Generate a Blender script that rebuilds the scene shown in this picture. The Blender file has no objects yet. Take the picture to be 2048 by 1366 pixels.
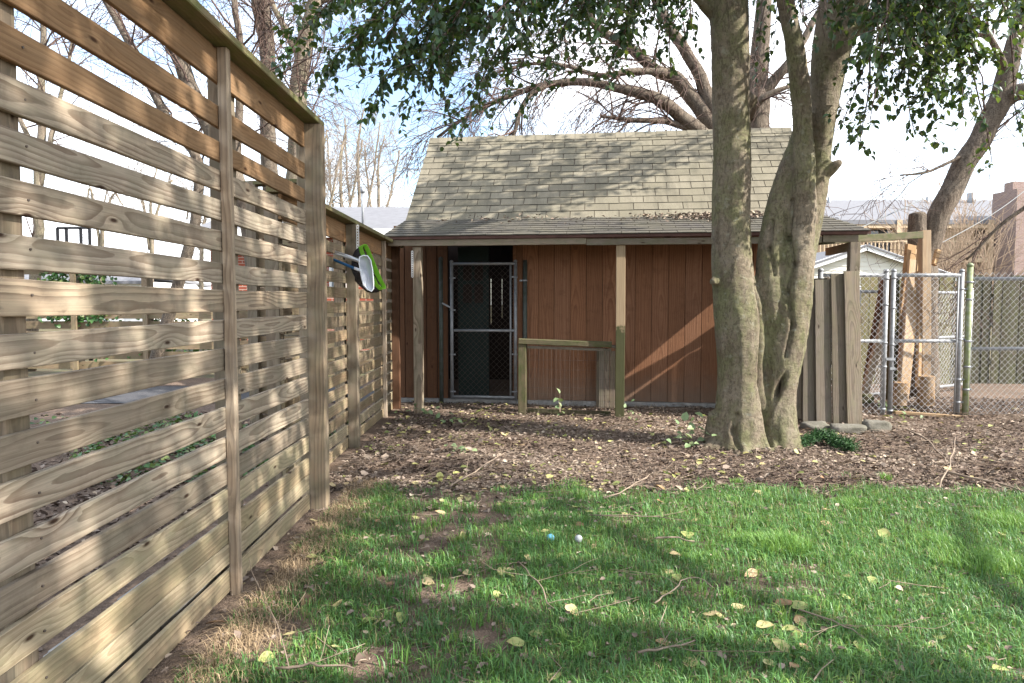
import bpy, bmesh, math, random
import numpy as np
from mathutils import Vector, Matrix, noise

# ------------------------------------------------------------------ camera, sky, sun, exposure
SC = bpy.context.scene
COL = SC.collection
H_CAM, F_PX, CU, CV = 1.3, 1400.0, 1024.0, 683.0
PITCH = math.atan(77.0 / 1400.0)
cam_d = bpy.data.cameras.new('camera')
cam_d.sensor_width = 36.0
cam_d.lens = 36.0 * F_PX / 2048.0
cam_d.clip_start, cam_d.clip_end = 0.05, 2000.0
cam = bpy.data.objects.new('camera', cam_d)
COL.objects.link(cam)
cam.location = (0, 0, H_CAM)
cam.rotation_euler = (math.pi / 2 - PITCH, 0, 0)
SC.camera = cam

SUN = Vector((0.96, -0.373, 0.73)).normalized()          # towards the sun
EL = math.asin(SUN.z)
AZ = math.atan2(SUN.x, SUN.y)                            # clockwise from +Y
world = bpy.data.worlds.new('World')
SC.world = world
world.use_nodes = True
wn, wl = world.node_tree.nodes, world.node_tree.links
wn.clear()
w_out = wn.new('ShaderNodeOutputWorld'); w_bg = wn.new('ShaderNodeBackground')
w_sky = wn.new('ShaderNodeTexSky'); w_sky.sky_type = 'NISHITA'; w_sky.sun_disc = False
w_sky.sun_elevation = EL; w_sky.sun_rotation = AZ
w_sky.air_density = 1.0; w_sky.dust_density = 1.0; w_sky.ozone_density = 1.0
w_tc = wn.new('ShaderNodeTexCoord'); w_map = wn.new('ShaderNodeMapping')
w_map.inputs['Scale'].default_value = (1.0, 1.0, 2.2)
w_map.inputs['Location'].default_value = (0.95, 0.3, 0.15)
w_no = wn.new('ShaderNodeTexNoise'); w_no.inputs['Scale'].default_value = 1.7
w_no.inputs['Detail'].default_value = 7; w_no.inputs['Roughness'].default_value = 0.55
w_rp = wn.new('ShaderNodeValToRGB')
w_rp.color_ramp.elements[0].position = 0.40; w_rp.color_ramp.elements[1].position = 0.57
w_mx = wn.new('ShaderNodeMix'); w_mx.data_type = 'RGBA'
w_mx.inputs['B'].default_value = (6.6, 6.8, 7.1, 1)
wl.new(w_tc.outputs['Generated'], w_map.inputs['Vector']); wl.new(w_map.outputs[0], w_no.inputs['Vector'])
wl.new(w_no.outputs['Fac'], w_rp.inputs['Fac']); wl.new(w_rp.outputs['Color'], w_mx.inputs['Factor'])
wl.new(w_sky.outputs[0], w_mx.inputs['A']); wl.new(w_mx.outputs['Result'], w_bg.inputs['Color'])
w_bg.inputs['Strength'].default_value = 0.145
wl.new(w_bg.outputs[0], w_out.inputs['Surface'])

sun_d = bpy.data.lights.new('sun', 'SUN')
sun_d.energy = 4.6; sun_d.angle = math.radians(0.53); sun_d.color = (1.0, 0.945, 0.87)
sun = bpy.data.objects.new('sun', sun_d)
COL.objects.link(sun)
sun.rotation_euler = SUN.to_track_quat('Z', 'Y').to_euler()
sun.location = SUN * 60

SC.view_settings.view_transform = 'Standard'
SC.view_settings.look = 'None'
SC.view_settings.exposure = 1.58
SC.view_settings.gamma = 1.0
SC.view_settings.use_curve_mapping = False
SC.render.engine = 'CYCLES'
SC.cycles.use_denoising = True
SC.cycles.max_bounces = 6
SC.cycles.diffuse_bounces = 3
SC.cycles.glossy_bounces = 2
SC.cycles.transmission_bounces = 3
SC.cycles.transparent_max_bounces = 6

# ------------------------------------------------------------------ helpers
RNG = random.Random(11)
NR = np.random.default_rng(11)
CP, SP = math.cos(PITCH), math.sin(PITCH)

def ray(u, v):
    x, yc = (u - CU) / F_PX, (v - CV) / F_PX
    return Vector((x, CP - yc * SP, -SP - yc * CP))
def at(u, v, Y):                       # the point seen at (u, v) of the 2048 px photo at distance Y
    r = ray(u, v)
    return Vector((0, 0, H_CAM)) + r * (Y / r.y)
def gnd(u, v, z=0.0):
    r = ray(u, v)
    return Vector((0, 0, H_CAM)) + r * ((z - H_CAM) / r.z)
def pxm(Y): return F_PX / Y            # photo pixels per metre at distance Y

def tag(o, label=None, cat=None, group=None, kind=None):
    if label: o['label'] = label
    if cat: o['category'] = cat
    if group: o['group'] = group
    if kind: o['kind'] = kind
    return o
def adopt(o, parent):
    if parent is not None:
        o.parent = parent
        o.matrix_parent_inverse = Matrix.Translation(-root_loc(parent))
    return o
ROOT = {}
def root_loc(p):
    return ROOT.get(p.name, Vector((0, 0, 0)))
def empty(name, loc=(0, 0, 0), **kw):
    o = bpy.data.objects.new(name, None)
    COL.objects.link(o)
    o.location = loc
    o.empty_display_size = 0.1
    ROOT[o.name] = Vector(loc)
    return tag(o, **kw)
def subparent(o, part):                # sub-part: keep world placement under a part whose own parent sits at a root
    o.parent = part
    o.matrix_parent_inverse = WORLD[part.name].inverted()
    return o
WORLD = {}
def place(name, me, parent=None, matrix=None, sub=None):
    o = bpy.data.objects.new(name, me)
    COL.objects.link(o)
    M = matrix if matrix is not None else Matrix.Identity(4)
    o.matrix_basis = M
    WORLD[o.name] = M.copy()
    if sub is not None: subparent(o, sub)
    elif parent is not None: adopt(o, parent)
    return o
def np_mesh(name, V, F, mat=None, smooth=False, tint=None):
    me = bpy.data.meshes.new(name)
    V = np.asarray(V, dtype=np.float32); F = np.asarray(F, dtype=np.int32)
    k = F.shape[1]
    me.vertices.add(len(V)); me.vertices.foreach_set('co', V.ravel())
    me.loops.add(F.size); me.loops.foreach_set('vertex_index', F.ravel())
    me.polygons.add(len(F))
    me.polygons.foreach_set('loop_start', np.arange(0, F.size, k, dtype=np.int32))
    me.polygons.foreach_set('loop_total', np.full(len(F), k, dtype=np.int32))
    if smooth: me.polygons.foreach_set('use_smooth', np.ones(len(F), dtype=bool))
    me.update(calc_edges=True)
    if tint is not None:
        a = me.attributes.new('tint', 'FLOAT', 'FACE'); a.data.foreach_set('value', np.asarray(tint, dtype=np.float32))
    if mat: me.materials.append(mat)
    return me

class MB:
    def __init__(s): s.v, s.f, s.sm = [], [], []
    def add(s, vs, fs, smooth=False):
        b = len(s.v); s.v += [tuple(p) for p in vs]
        s.f += [tuple(b + i for i in f) for f in fs]; s.sm += [smooth] * len(fs)
    def box(s, c, size, M=None):
        hx, hy, hz = size[0] / 2, size[1] / 2, size[2] / 2
        c = Vector(c); P = []
        for x, y, z in ((-hx,-hy,-hz),(hx,-hy,-hz),(hx,hy,-hz),(-hx,hy,-hz),(-hx,-hy,hz),(hx,-hy,hz),(hx,hy,hz),(-hx,hy,hz)):
            q = Vector((x, y, z))
            P.append(c + (M @ q if M is not None else q))
        s.add(P, [(0,3,2,1),(4,5,6,7),(0,1,5,4),(1,2,6,5),(2,3,7,6),(3,0,4,7)])
    def bar(s, p0, p1, w, t, up=(0, 0, 1)):           # box from p0 to p1, w along `up`, t across
        p0, p1 = Vector(p0), Vector(p1); x = (p1 - p0); L = x.length; x.normalize()
        z = Vector(up); z = (z - x * z.dot(x)).normalized(); y = z.cross(x)
        s.box((p0 + p1) / 2, (L, t, w), Matrix((x, y, z)).transposed())
    def tube(s, pts, rad, n=6, cap=True, smooth=True):
        pts = [Vector(p) for p in pts]
        if not hasattr(rad, '__len__'): rad = [rad] * len(pts)
        b = len(s.v); prev = None
        for i, p in enumerate(pts):
            t = (pts[min(i + 1, len(pts) - 1)] - pts[max(i - 1, 0)])
            if t.length < 1e-9: t = Vector((0, 0, 1))
            t.normalize()
            if prev is None:
                a = Vector((1, 0, 0)) if abs(t.x) < 0.8 else Vector((0, 1, 0))
                prev = (a - t * a.dot(t)).normalized()
            else:
                q = prev - t * prev.dot(t)
                if q.length > 1e-6: prev = q.normalized()
            w = t.cross(prev)
            for k in range(n):
                an = 2 * math.pi * k / n
                s.v.append(tuple(p + (prev * math.cos(an) + w * math.sin(an)) * rad[i]))
        for i in range(len(pts) - 1):
            for k in range(n):
                k2 = (k + 1) % n
                s.f.append((b + i*n + k, b + i*n + k2, b + (i+1)*n + k2, b + (i+1)*n + k)); s.sm.append(smooth)
        if cap and n > 2:
            s.f.append(tuple(b + k for k in reversed(range(n)))); s.sm.append(False)
            e = b + (len(pts) - 1) * n
            s.f.append(tuple(e + k for k in range(n))); s.sm.append(False)
    def mesh(s, name, mat):
        me = bpy.data.meshes.new(name)
        me.from_pydata(s.v, [], s.f)
        me.polygons.foreach_set('use_smooth', s.sm)
        me.update()
        if mat: me.materials.append(mat)
        return me
    def build(s, name, mat, parent=None, sub=None, center=False):
        return place(name, s.mesh(name, mat), parent, None, sub)

def frame(p0, p1, up):
    p0, p1 = Vector(p0), Vector(p1); x = p1 - p0; L = x.length; x.normalize()
    z = Vector(up); z = (z - x * z.dot(x)).normalized(); y = z.cross(x)
    M = Matrix((x, y, z)).transposed().to_4x4(); M.translation = (p0 + p1) / 2
    return M, L
BOARD_CACHE = {}
def board(name, p0, p1, width, thick, mat, parent=None, up=(0, 0, 1), segs=1, wob=0.0, ch=0.0, sub=None, share=False):
    """a plank from p0 to p1: local x = its length, z = its width, y = its thickness"""
    M, L = frame(p0, p1, up)
    key = (round(L, 3), width, thick, mat.name, segs, ch)
    if share and key in BOARD_CACHE:
        return place(name, BOARD_CACHE[key], parent, M, sub)
    hw, ht = width / 2, thick / 2
    if ch > 0:
        sec = [(-ht, -hw + ch), (-ht + ch, -hw), (ht - ch, -hw), (ht, -hw + ch), (ht, hw - ch), (ht - ch, hw), (-ht + ch, hw), (-ht, hw - ch)]
    else:
        sec = [(-ht, -hw), (ht, -hw), (ht, hw), (-ht, hw)]
    n = len(sec); vs, fs = [], []
    o = RNG.uniform(0, 100)
    for i in range(segs + 1):
        x = -L / 2 + L * i / segs
        dz = wob * noise.noise(Vector((x * 0.9, o, 0))); dy = wob * 0.6 * noise.noise(Vector((x * 0.8, o, 7)))
        for (y, z) in sec:
            e = 0.35 * wob * noise.noise(Vector((x * 5, o + (3 if z > 0 else 9), y * 9)))
            vs.append((x, y + dy, z + dz + e))
    for i in range(segs):
        for k in range(n):
            k2 = (k + 1) % n
            fs.append((i*n + k, (i+1)*n + k, (i+1)*n + k2, i*n + k2))
    fs.append(tuple(range(n))); fs.append(tuple(segs*n + k for k in reversed(range(n))))
    me = bpy.data.meshes.new(name); me.from_pydata(vs, [], fs); me.update(); me.materials.append(mat)
    if share: BOARD_CACHE[key] = me
    return place(name, me, parent, M, sub)

# ------------------------------------------------------------------ materials
class NT:
    """small wrapper to write shader node trees"""
    def __init__(s, name):
        s.m = bpy.data.materials.new(name); s.m.use_nodes = True
        s.t = s.m.node_tree; s.t.nodes.clear()
        s.out = s.t.nodes.new('ShaderNodeOutputMaterial')
        s.b = s.t.nodes.new('ShaderNodeBsdfPrincipled')
        s.t.links.new(s.b.outputs[0], s.out.inputs['Surface'])
    def n(s, typ, **kw):
        d = s.t.nodes.new('ShaderNode' + typ)
        for k, v in kw.items(): setattr(d, k, v)
        return d
    def l(s, a, b): s.t.links.new(a, b)
    def put(s, val, sock):
        if hasattr(val, 'links') or hasattr(val, 'is_output'): s.l(val, sock)
        else: sock.default_value = val
    def math(s, op, a, b=0.0, c=None, clamp=False):
        d = s.n('Math', operation=op, use_clamp=clamp); s.put(a, d.inputs[0]); s.put(b, d.inputs[1])
        if c is not None: s.put(c, d.inputs[2])
        return d.outputs[0]
    def mix(s, f, a, b, blend='MIX'):
        d = s.n('Mix', data_type='RGBA', blend_type=blend)
        s.put(f, d.inputs['Factor'])
        s.put(a if not isinstance(a, tuple) else (*a, 1), d.inputs['A'])
        s.put(b if not isinstance(b, tuple) else (*b, 1), d.inputs['B'])
        return d.outputs['Result']
    def coord(s, kind='Object'): return s.n('TexCoord').outputs[kind]
    def rnd(s): return s.n('ObjectInfo').outputs['Random']
    def attr(s, name): return s.n('Attribute', attribute_name=name).outputs['Fac']
    def noise(s, vec, scale=1.0, detail=4, rough=0.55, dims='3D', dist=0.0, w=None):
        d = s.n('TexNoise', noise_dimensions=dims); d.inputs['Scale'].default_value = scale
        d.inputs['Detail'].default_value = detail; d.inputs['Roughness'].default_value = rough
        d.inputs['Distortion'].default_value = dist
        if vec is not None and dims != '1D': s.l(vec, d.inputs['Vector'])
        if w is not None: s.put(w, d.inputs['W'])
        return d.outputs['Fac']
    def map(s, vec, scale=(1, 1, 1), loc=None):
        d = s.n('Mapping'); s.l(vec, d.inputs['Vector']); d.inputs['Scale'].default_value = scale
        if loc is not None: s.put(loc, d.inputs['Location'])
        return d.outputs[0]
    def ramp(s, f, stops):
        d = s.n('ValToRGB'); s.put(f, d.inputs['Fac']); e = d.color_ramp.elements
        while len(e) < len(stops): e.new(0.5)
        for k, (p, c) in enumerate(stops):
            e[k].position = p; e[k].color = (*c, 1) if isinstance(c, tuple) else (c, c, c, 1)
        return d.outputs['Color']
    def comb(s, x, y, z):
        d = s.n('CombineXYZ'); s.put(x, d.inputs[0]); s.put(y, d.inputs[1]); s.put(z, d.inputs[2]); return d.outputs[0]
    def sep(s, v):
        d = s.n('SeparateXYZ'); s.l(v, d.inputs[0]); return d.outputs
    def bump(s, h, strength=0.3, dist=0.01):
        d = s.n('Bump'); d.inputs['Strength'].default_value = strength; d.inputs['Distance'].default_value = dist
        s.l(h, d.inputs['Height']); s.l(d.outputs[0], s.b.inputs['Normal'])
    def done(s, col=None, rough=0.8, metal=0.0, spec=0.3):
        if col is not None: s.put((*col, 1) if isinstance(col, tuple) else col, s.b.inputs['Base Color'])
        s.put(rough, s.b.inputs['Roughness']); s.b.inputs['Metallic'].default_value = metal
        s.b.inputs['Specular IOR Level'].default_value = spec
        return s.m

def wood(name, light, dark, weather=(0.25, 0.25, 0.19), wmix=0.5, moss=None, moss_amt=0.0, freq=62.0, ringmix=0.6, knots=True, bump=0.35, var=0.45, hue=0.55, splash=0.0):
    t = NT(name); co = t.coord(); r = t.rnd()
    x, y, z = t.sep(co)
    r1 = t.math('MULTIPLY', r, 91.7)
    r2 = t.math('FRACT', t.math('MULTIPLY', r, 13.37)); r3 = t.math('FRACT', t.math('MULTIPLY', r, 57.13))
    sh = t.comb(r1, t.math('MULTIPLY', r2, 31.0), t.math('MULTIPLY', r3, 17.0))
    add = t.n('VectorMath', operation='ADD'); t.l(co, add.inputs[0]); t.l(sh, add.inputs[1]); vec = add.outputs[0]
    # distance of this face from the log's pith: long nested arches where it comes near the face
    nd = t.noise(None, 0.75, 2, 0.5, '1D', w=t.math('ADD', x, r1))
    d = t.math('ADD', t.math('MULTIPLY', t.math('SUBTRACT', nd, 0.42), 0.13), t.math('ADD', y, t.math('MULTIPLY', t.math('SUBTRACT', r2, 0.3), 0.05)))
    nz = t.noise(None, 1.1, 2, 0.5, '1D', w=t.math('ADD', x, t.math('MULTIPLY', r2, 40.0)))
    zc = t.math('ADD', t.math('ADD', z, t.math('MULTIPLY', t.math('SUBTRACT', r3, 0.5), 0.07)), t.math('MULTIPLY', t.math('SUBTRACT', nz, 0.5), 0.05))
    rad = t.math('SQRT', t.math('ADD', t.math('MULTIPLY', zc, zc), t.math('ADD', t.math('MULTIPLY', d, d), 0.00004)))
    fn = t.noise(t.map(vec, (3, 9, 9)), 2.0, 3)
    rad = t.math('ADD', rad, t.math('MULTIPLY', fn, 0.011))
    if knots:
        vo = t.n('TexVoronoi', voronoi_dimensions='2D', feature='F1'); vo.inputs['Scale'].default_value = 1.0
        vx, vy, vz = t.sep(vec)
        t.l(t.comb(t.math('MULTIPLY', vx, 1.7), t.math('MULTIPLY', vz, 5.5), 0.0), vo.inputs['Vector'])
        kd = vo.outputs['Distance']; kc = t.sep(vo.outputs['Color'])[0]
        keep = t.math('GREATER_THAN', kc, 0.5)
        kn = t.math('MULTIPLY', t.math('SUBTRACT', 1.0, t.math('DIVIDE', kd, 0.30), clamp=True), keep)
        rad = t.math('ADD', rad, t.math('MULTIPLY', t.math('MULTIPLY', kn, kn), 0.035))
        kdark = t.math('MULTIPLY', t.math('SUBTRACT', 1.0, t.math('DIVIDE', kd, 0.052), clamp=True), keep)
    fr = t.math('FRACT', t.math('MULTIPLY', rad, freq))
    ring = t.ramp(fr, [(0.0, 0.0), (0.40, 0.10), (0.72, 0.75), (0.90, 1.0), (0.96, 0.8), (1.0, 0.0)])
    fib = t.noise(t.map(vec, (3.0, 190, 190)), 1.0, 4, 0.65)
    col = t.mix(t.math('MULTIPLY', ring, t.math('MULTIPLY', ringmix, t.math('ADD', 0.62, t.math('MULTIPLY', r2, 0.42)))), t.mix(t.math('MULTIPLY', r3, hue), light, (light[0] * 0.92, light[1] * 0.74, light[2] * 0.52)), dark)
    col = t.mix(t.math('MULTIPLY', t.math('SUBTRACT', fib, 0.36, clamp=True), 2.2, clamp=True), col, t.mix(0.75, col, dark))
    big = t.noise(t.map(vec, (1.6, 4, 9)), 1.5, 5, 0.6)
    wf = t.math('MULTIPLY', t.ramp(big, [(0.30, 0.0), (0.68, 1.0)]), wmix)
    col = t.mix(wf, col, weather)
    if moss:
        mb = t.noise(t.map(vec, (3, 6, 6), (5.5, 2.0, 1.0)), 2.2, 6, 0.65)
        col = t.mix(t.math('MULTIPLY', t.ramp(mb, [(0.42, 0.0), (0.62, 1.0)]), moss_amt), col, moss)
    # each board weathered a little differently
    val = t.math('ADD', 1.0 - var / 2, t.math('MULTIPLY', r2, var))
    vv = t.n('VectorMath', operation='SCALE'); t.l(col, vv.inputs[0]); t.l(val, vv.inputs['Scale']); col = vv.outputs[0]
    dirt = t.noise(vec, 9.0, 5, 0.7)
    col = t.mix(t.math('MULTIPLY', t.ramp(dirt, [(0.52, 0.0), (0.75, 1.0)]), 0.35), col, tuple(c * 0.45 for c in dark))
    if splash:                               # soil splashed up the foot of the boards
        sp_ = t.math('MULTIPLY', t.math('SUBTRACT', -0.72, t.math('ADD', x, t.math('MULTIPLY', t.math('SUBTRACT', t.noise(vec, 6.0, 5, 0.7), 0.5), 0.5))), 2.6, clamp=True)
        col = t.mix(t.math('MULTIPLY', sp_, splash), col, (0.17, 0.12, 0.085))
    if knots: col = t.mix(t.math('MULTIPLY', kdark, 1.6, clamp=True), col, (dark[0] * 0.35, dark[1] * 0.3, dark[2] * 0.28))
    hgt = t.math('ADD', t.math('MULTIPLY', ring, -0.5), t.math('MULTIPLY', fib, 0.8))
    t.bump(hgt, bump, 0.003)
    return t.done(col, 0.85, spec=0.18)

def plain(name, col, rough=0.7, metal=0.0, var=0.25, scale=6.0, spec=0.3, bump=0.0, col2=None, rvar=0.0):
    t = NT(name); vec = t.coord()
    n = t.noise(vec, scale, 6, 0.62)
    c2 = col2 or tuple(c * (1 - var) for c in col)
    c = t.mix(t.ramp(n, [(0.32, 0.0), (0.68, 1.0)]), col, c2)
    if rvar:
        vv = t.n('VectorMath', operation='SCALE'); t.l(c, vv.inputs[0])
        t.l(t.math('ADD', 1 - rvar / 2, t.math('MULTIPLY', t.rnd(), rvar)), vv.inputs['Scale']); c = vv.outputs[0]
    if bump: t.bump(t.noise(vec, scale * 6, 5, 0.6), bump, 0.01)
    return t.done(c, rough, metal, spec)

def tinted(name, stops, rough=0.6, trans=0.0, spec=0.3, sat=None):
    """colour by the per-face attribute 'tint' (leaf to leaf, blade to blade)"""
    t = NT(name)
    c = t.ramp(t.attr('tint'), stops)
    m = t.done(c, rough, spec=spec)
    if trans > 0:
        tr = t.n('BsdfTranslucent'); t.l(t.mix(0.35, c, (0.30, 0.38, 0.04)), tr.inputs['Color'])
        ms = t.n('MixShader'); ms.inputs[0].default_value = trans
        t.l(t.b.outputs[0], ms.inputs[1]); t.l(tr.outputs[0], ms.inputs[2]); t.l(ms.outputs[0], t.out.inputs['Surface'])
    return m

M = {}
M['slat_top'] = wood('slat_wood_brown', (0.285, 0.175, 0.09), (0.12, 0.060, 0.026), (0.20, 0.14, 0.085), 0.55, ringmix=0.7)
M['slat_mid'] = wood('slat_wood_grey', (0.37, 0.313, 0.243), (0.105, 0.066, 0.042), (0.215, 0.187, 0.145), 0.5, (0.175, 0.172, 0.118), 0.28, ringmix=0.9)
M['slat_low'] = wood('slat_wood_pale', (0.37, 0.305, 0.21), (0.135, 0.09, 0.053), (0.245, 0.212, 0.138), 0.5, (0.19, 0.185, 0.10), 0.35, ringmix=0.75)
M['slat_far'] = wood('slat_wood_aged', (0.28, 0.215, 0.145), (0.12, 0.075, 0.045), (0.185, 0.155, 0.105), 0.5, (0.16, 0.17, 0.08), 0.3, ringmix=0.6)
M['post'] = wood('post_wood', (0.29, 0.232, 0.17), (0.105, 0.072, 0.048), (0.20, 0.18, 0.14), 0.5, (0.145, 0.15, 0.09), 0.28, freq=48, ringmix=0.95)
M['batten'] = wood('batten_wood', (0.36, 0.30, 0.23), (0.15, 0.10, 0.066), (0.26, 0.235, 0.19), 0.5, freq=48, ringmix=0.85)
M['cap'] = wood('cap_mossy_wood', (0.20, 0.16, 0.10), (0.085, 0.065, 0.038), (0.12, 0.115, 0.06), 0.7, (0.095, 0.115, 0.032), 0.6, ringmix=0.4)
M['moss_wood'] = wood('mossy_post_wood', (0.135, 0.112, 0.076), (0.055, 0.043, 0.028), (0.085, 0.082, 0.046), 0.7, (0.05, 0.064, 0.019), 0.7, ringmix=0.4)
M['grey_wood'] = wood('grey_plank_wood', (0.215, 0.18, 0.14), (0.075, 0.057, 0.042), (0.165, 0.145, 0.12), 0.55, (0.12, 0.125, 0.065), 0.3, ringmix=0.8)
M['beam'] = wood('grey_beam_wood', (0.27, 0.235, 0.19), (0.14, 0.10, 0.075), (0.19, 0.17, 0.14), 0.6, (0.13, 0.14, 0.07), 0.45, ringmix=0.4)
M['siding'] = wood('red_brown_siding', (0.29, 0.152, 0.086), (0.125, 0.053, 0.028), (0.195, 0.094, 0.05), 0.5, freq=42, ringmix=0.75, knots=False, bump=0.5, var=0.3, splash=0.75)
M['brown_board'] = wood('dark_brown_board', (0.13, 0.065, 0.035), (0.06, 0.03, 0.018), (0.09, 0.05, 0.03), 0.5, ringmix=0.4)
M['fresh_wood'] = wood('split_fresh_wood', (0.40, 0.275, 0.155), (0.25, 0.145, 0.072), (0.32, 0.25, 0.165), 0.5, ringmix=0.4)
M['old_plank'] = wood('leaning_plank_wood', (0.40, 0.31, 0.21), (0.22, 0.14, 0.085), (0.30, 0.26, 0.20), 0.5, ringmix=0.5)
M['green_fence'] = wood('mossy_picket_wood', (0.20, 0.175, 0.105), (0.085, 0.07, 0.04), (0.15, 0.14, 0.075), 0.7, (0.14, 0.15, 0.045), 0.5, ringmix=0.35)
M['shaded_picket'] = wood('shade_painted_picket', (0.085, 0.075, 0.055), (0.035, 0.03, 0.022), (0.06, 0.06, 0.035), 0.6, (0.07, 0.08, 0.025), 0.4)  # shade over one stretch of pickets, painted in as darker wood
M['galv'] = plain('galvanised_steel', (0.31, 0.32, 0.33), 0.5, 0.4, 0.35, 22.0)
M['wire'] = plain('galvanised_wire', (0.60, 0.61, 0.62), 0.5, 0.25, 0.3, 30.0)
M['dark_wire'] = plain('rusty_wire', (0.14, 0.11, 0.09), 0.6, 0.4, 0.4, 30.0)
M['dark_pipe'] = plain('dark_weathered_pipe', (0.10, 0.105, 0.10), 0.6, 0.4, 0.5, 18.0, col2=(0.055, 0.07, 0.05))
M['green_pipe'] = plain('mossy_pipe', (0.13, 0.17, 0.035), 0.7, 0.1, 0.4, 16.0, col2=(0.27, 0.28, 0.23))
M['concrete'] = plain('rough_concrete', (0.34, 0.33, 0.31), 0.9, 0, 0.4, 14.0, bump=0.5)
M['stone'] = plain('grey_stone', (0.17, 0.155, 0.13), 0.9, 0, 0.45, 9.0, bump=0.6, col2=(0.10, 0.095, 0.07))
M['white'] = plain('white_paint', (0.74, 0.74, 0.72), 0.55, 0, 0.08, 3.0)
M['cream'] = plain('cream_siding', (0.66, 0.64, 0.55), 0.6, 0, 0.08, 3.0)
M['glass'] = plain('dark_window_glass', (0.06, 0.075, 0.09), 0.08, 0, 0.3, 1.5, spec=0.8)
M['black'] = plain('black_metal', (0.02, 0.02, 0.022), 0.5, 0.2, 0.3)
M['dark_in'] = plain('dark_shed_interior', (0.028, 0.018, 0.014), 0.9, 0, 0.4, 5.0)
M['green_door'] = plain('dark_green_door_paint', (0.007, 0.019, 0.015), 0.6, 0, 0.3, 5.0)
M['tan_wall'] = plain('tan_stucco', (0.46, 0.35, 0.23), 0.85, 0, 0.1, 2.0)
M['grey_roof'] = plain('grey_roof_shingles', (0.17, 0.17, 0.18), 0.9, 0, 0.2, 5.0, bump=0.2)
M['fascia'] = plain('red_brown_fascia_paint', (0.105, 0.052, 0.040), 0.75, 0, 0.35, 9.0)
# ------------------------------------------------------------------ more materials
def soil_mat():
    t = NT('leaf_mulch_soil'); co = t.coord()
    a = t.noise(co, 1.3, 6, 0.6); b = t.noise(co, 28.0, 6, 0.7); c = t.noise(t.map(co, (1, 1, 1), (4, 9, 0)), 90.0, 3, 0.6)
    col = t.mix(t.ramp(a, [(0.35, 0.0), (0.65, 1.0)]), (0.215, 0.155, 0.115), (0.165, 0.125, 0.098))
    col = t.mix(t.ramp(b, [(0.38, 0.0), (0.62, 1.0)]), t.mix(0.5, col, (0.055, 0.036, 0.026)), col)
    col = t.mix(t.math('MULTIPLY', t.ramp(c, [(0.55, 0.0), (0.7, 1.0)]), 0.6), col, (0.30, 0.22, 0.155))
    t.bump(t.math('ADD', b, c), 0.8, 0.02)
    return t.done(col, 0.95, spec=0.1)
M['soil'] = soil_mat()
M['turf'] = plain('turf_soil', (0.085, 0.095, 0.04), 0.95, 0, 0.5, 7.0, bump=0.6, col2=(0.13, 0.085, 0.05))
M['asphalt'] = plain('driveway_asphalt', (0.075, 0.074, 0.078), 0.9, 0, 0.3, 30.0, bump=0.3)

def brick_mat(name, c1, c2, mortar, scale):
    t = NT(name); co = t.coord(); x, y, z = t.sep(co)
    br = t.n('TexBrick'); br.inputs['Scale'].default_value = scale
    br.inputs['Color1'].default_value = (*c1, 1); br.inputs['Color2'].default_value = (*c2, 1); br.inputs['Mortar'].default_value = (*mortar, 1)
    br.inputs['Mortar Size'].default_value = 0.016; br.inputs['Brick Width'].default_value = 0.44; br.inputs['Row Height'].default_value = 0.15
    t.l(t.comb(t.math('ADD', x, y), z, 0.0), br.inputs['Vector'])
    n = t.noise(co, 4.0, 4)
    return t.done(t.mix(t.math('MULTIPLY', n, 0.5), br.outputs['Color'], c2), 0.9, spec=0.1)
M['brick_red'] = brick_mat('red_brick', (0.30, 0.085, 0.05), (0.22, 0.06, 0.038), (0.42, 0.36, 0.30), 2.0)
M['brick_tan'] = brick_mat('pinkish_brick', (0.27, 0.19, 0.16), (0.20, 0.135, 0.115), (0.32, 0.285, 0.26), 2.0)

# ------------------------------------------------------------------ ground
def zg(x, y):
    return 0.018 * noise.noise(Vector((x * 0.7, y * 0.7, 1.0))) + 0.008 * noise.noise(Vector((x * 2.6, y * 2.6, 4.0)))
def grass_edge(x):                     # how far the lawn reaches at x
    return 4.92 - 0.10 * max(0.0, x - 1.6) ** 1.15 + 0.30 * noise.noise(Vector((x * 1.3, 3.1, 0))) + 0.22 * noise.noise(Vector((x * 5.0, 8.1, 0))) - 0.35 * max(0.0, -x - 0.55)

mb = MB()
mb.add([(-400, -60, -0.06), (400, -60, -0.06), (400, 500, -0.06), (-400, 500, -0.06)], [(0, 1, 2, 3)])
far_ground = mb.build('ground', M['turf']); tag(far_ground, 'green and brown ground beyond the yard', kind='structure')
nx, ny = 150, 150
xs = np.linspace(-1.9, 13.0, nx); ys = np.linspace(-3.0, 12.0, ny)
V = [(x, y, zg(x, y)) for y in ys for x in xs]
Fq = [(j*nx+i, j*nx+i+1, (j+1)*nx+i+1, (j+1)*nx+i) for j in range(ny-1) for i in range(nx-1)]
yard = place('yard_ground', np_mesh('yard_ground', V, Fq, M['soil'], True))
tag(yard, 'brown soil of the yard covered in mulch and dead leaves', kind='structure')
mb = MB()
mb.add([(-14, -3, -0.03), (-1.9, -3, -0.03), (-1.9, 12.4, -0.03), (-14, 12.4, -0.03)], [(0, 1, 2, 3)])
bed = mb.build('planting_bed', M['soil']); tag(bed, 'dark mulch bed behind the slat fence', kind='structure')
mb = MB()
mb.add([(-30, 8.2, -0.02), (-1.95, 9.3, -0.02), (-1.95, 11.0, -0.02), (-30, 11.6, -0.02)], [(0, 1, 2, 3)])
drv = mb.build('driveway', M['asphalt']); tag(drv, 'dark asphalt driveway seen through the fence', kind='structure')

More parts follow.
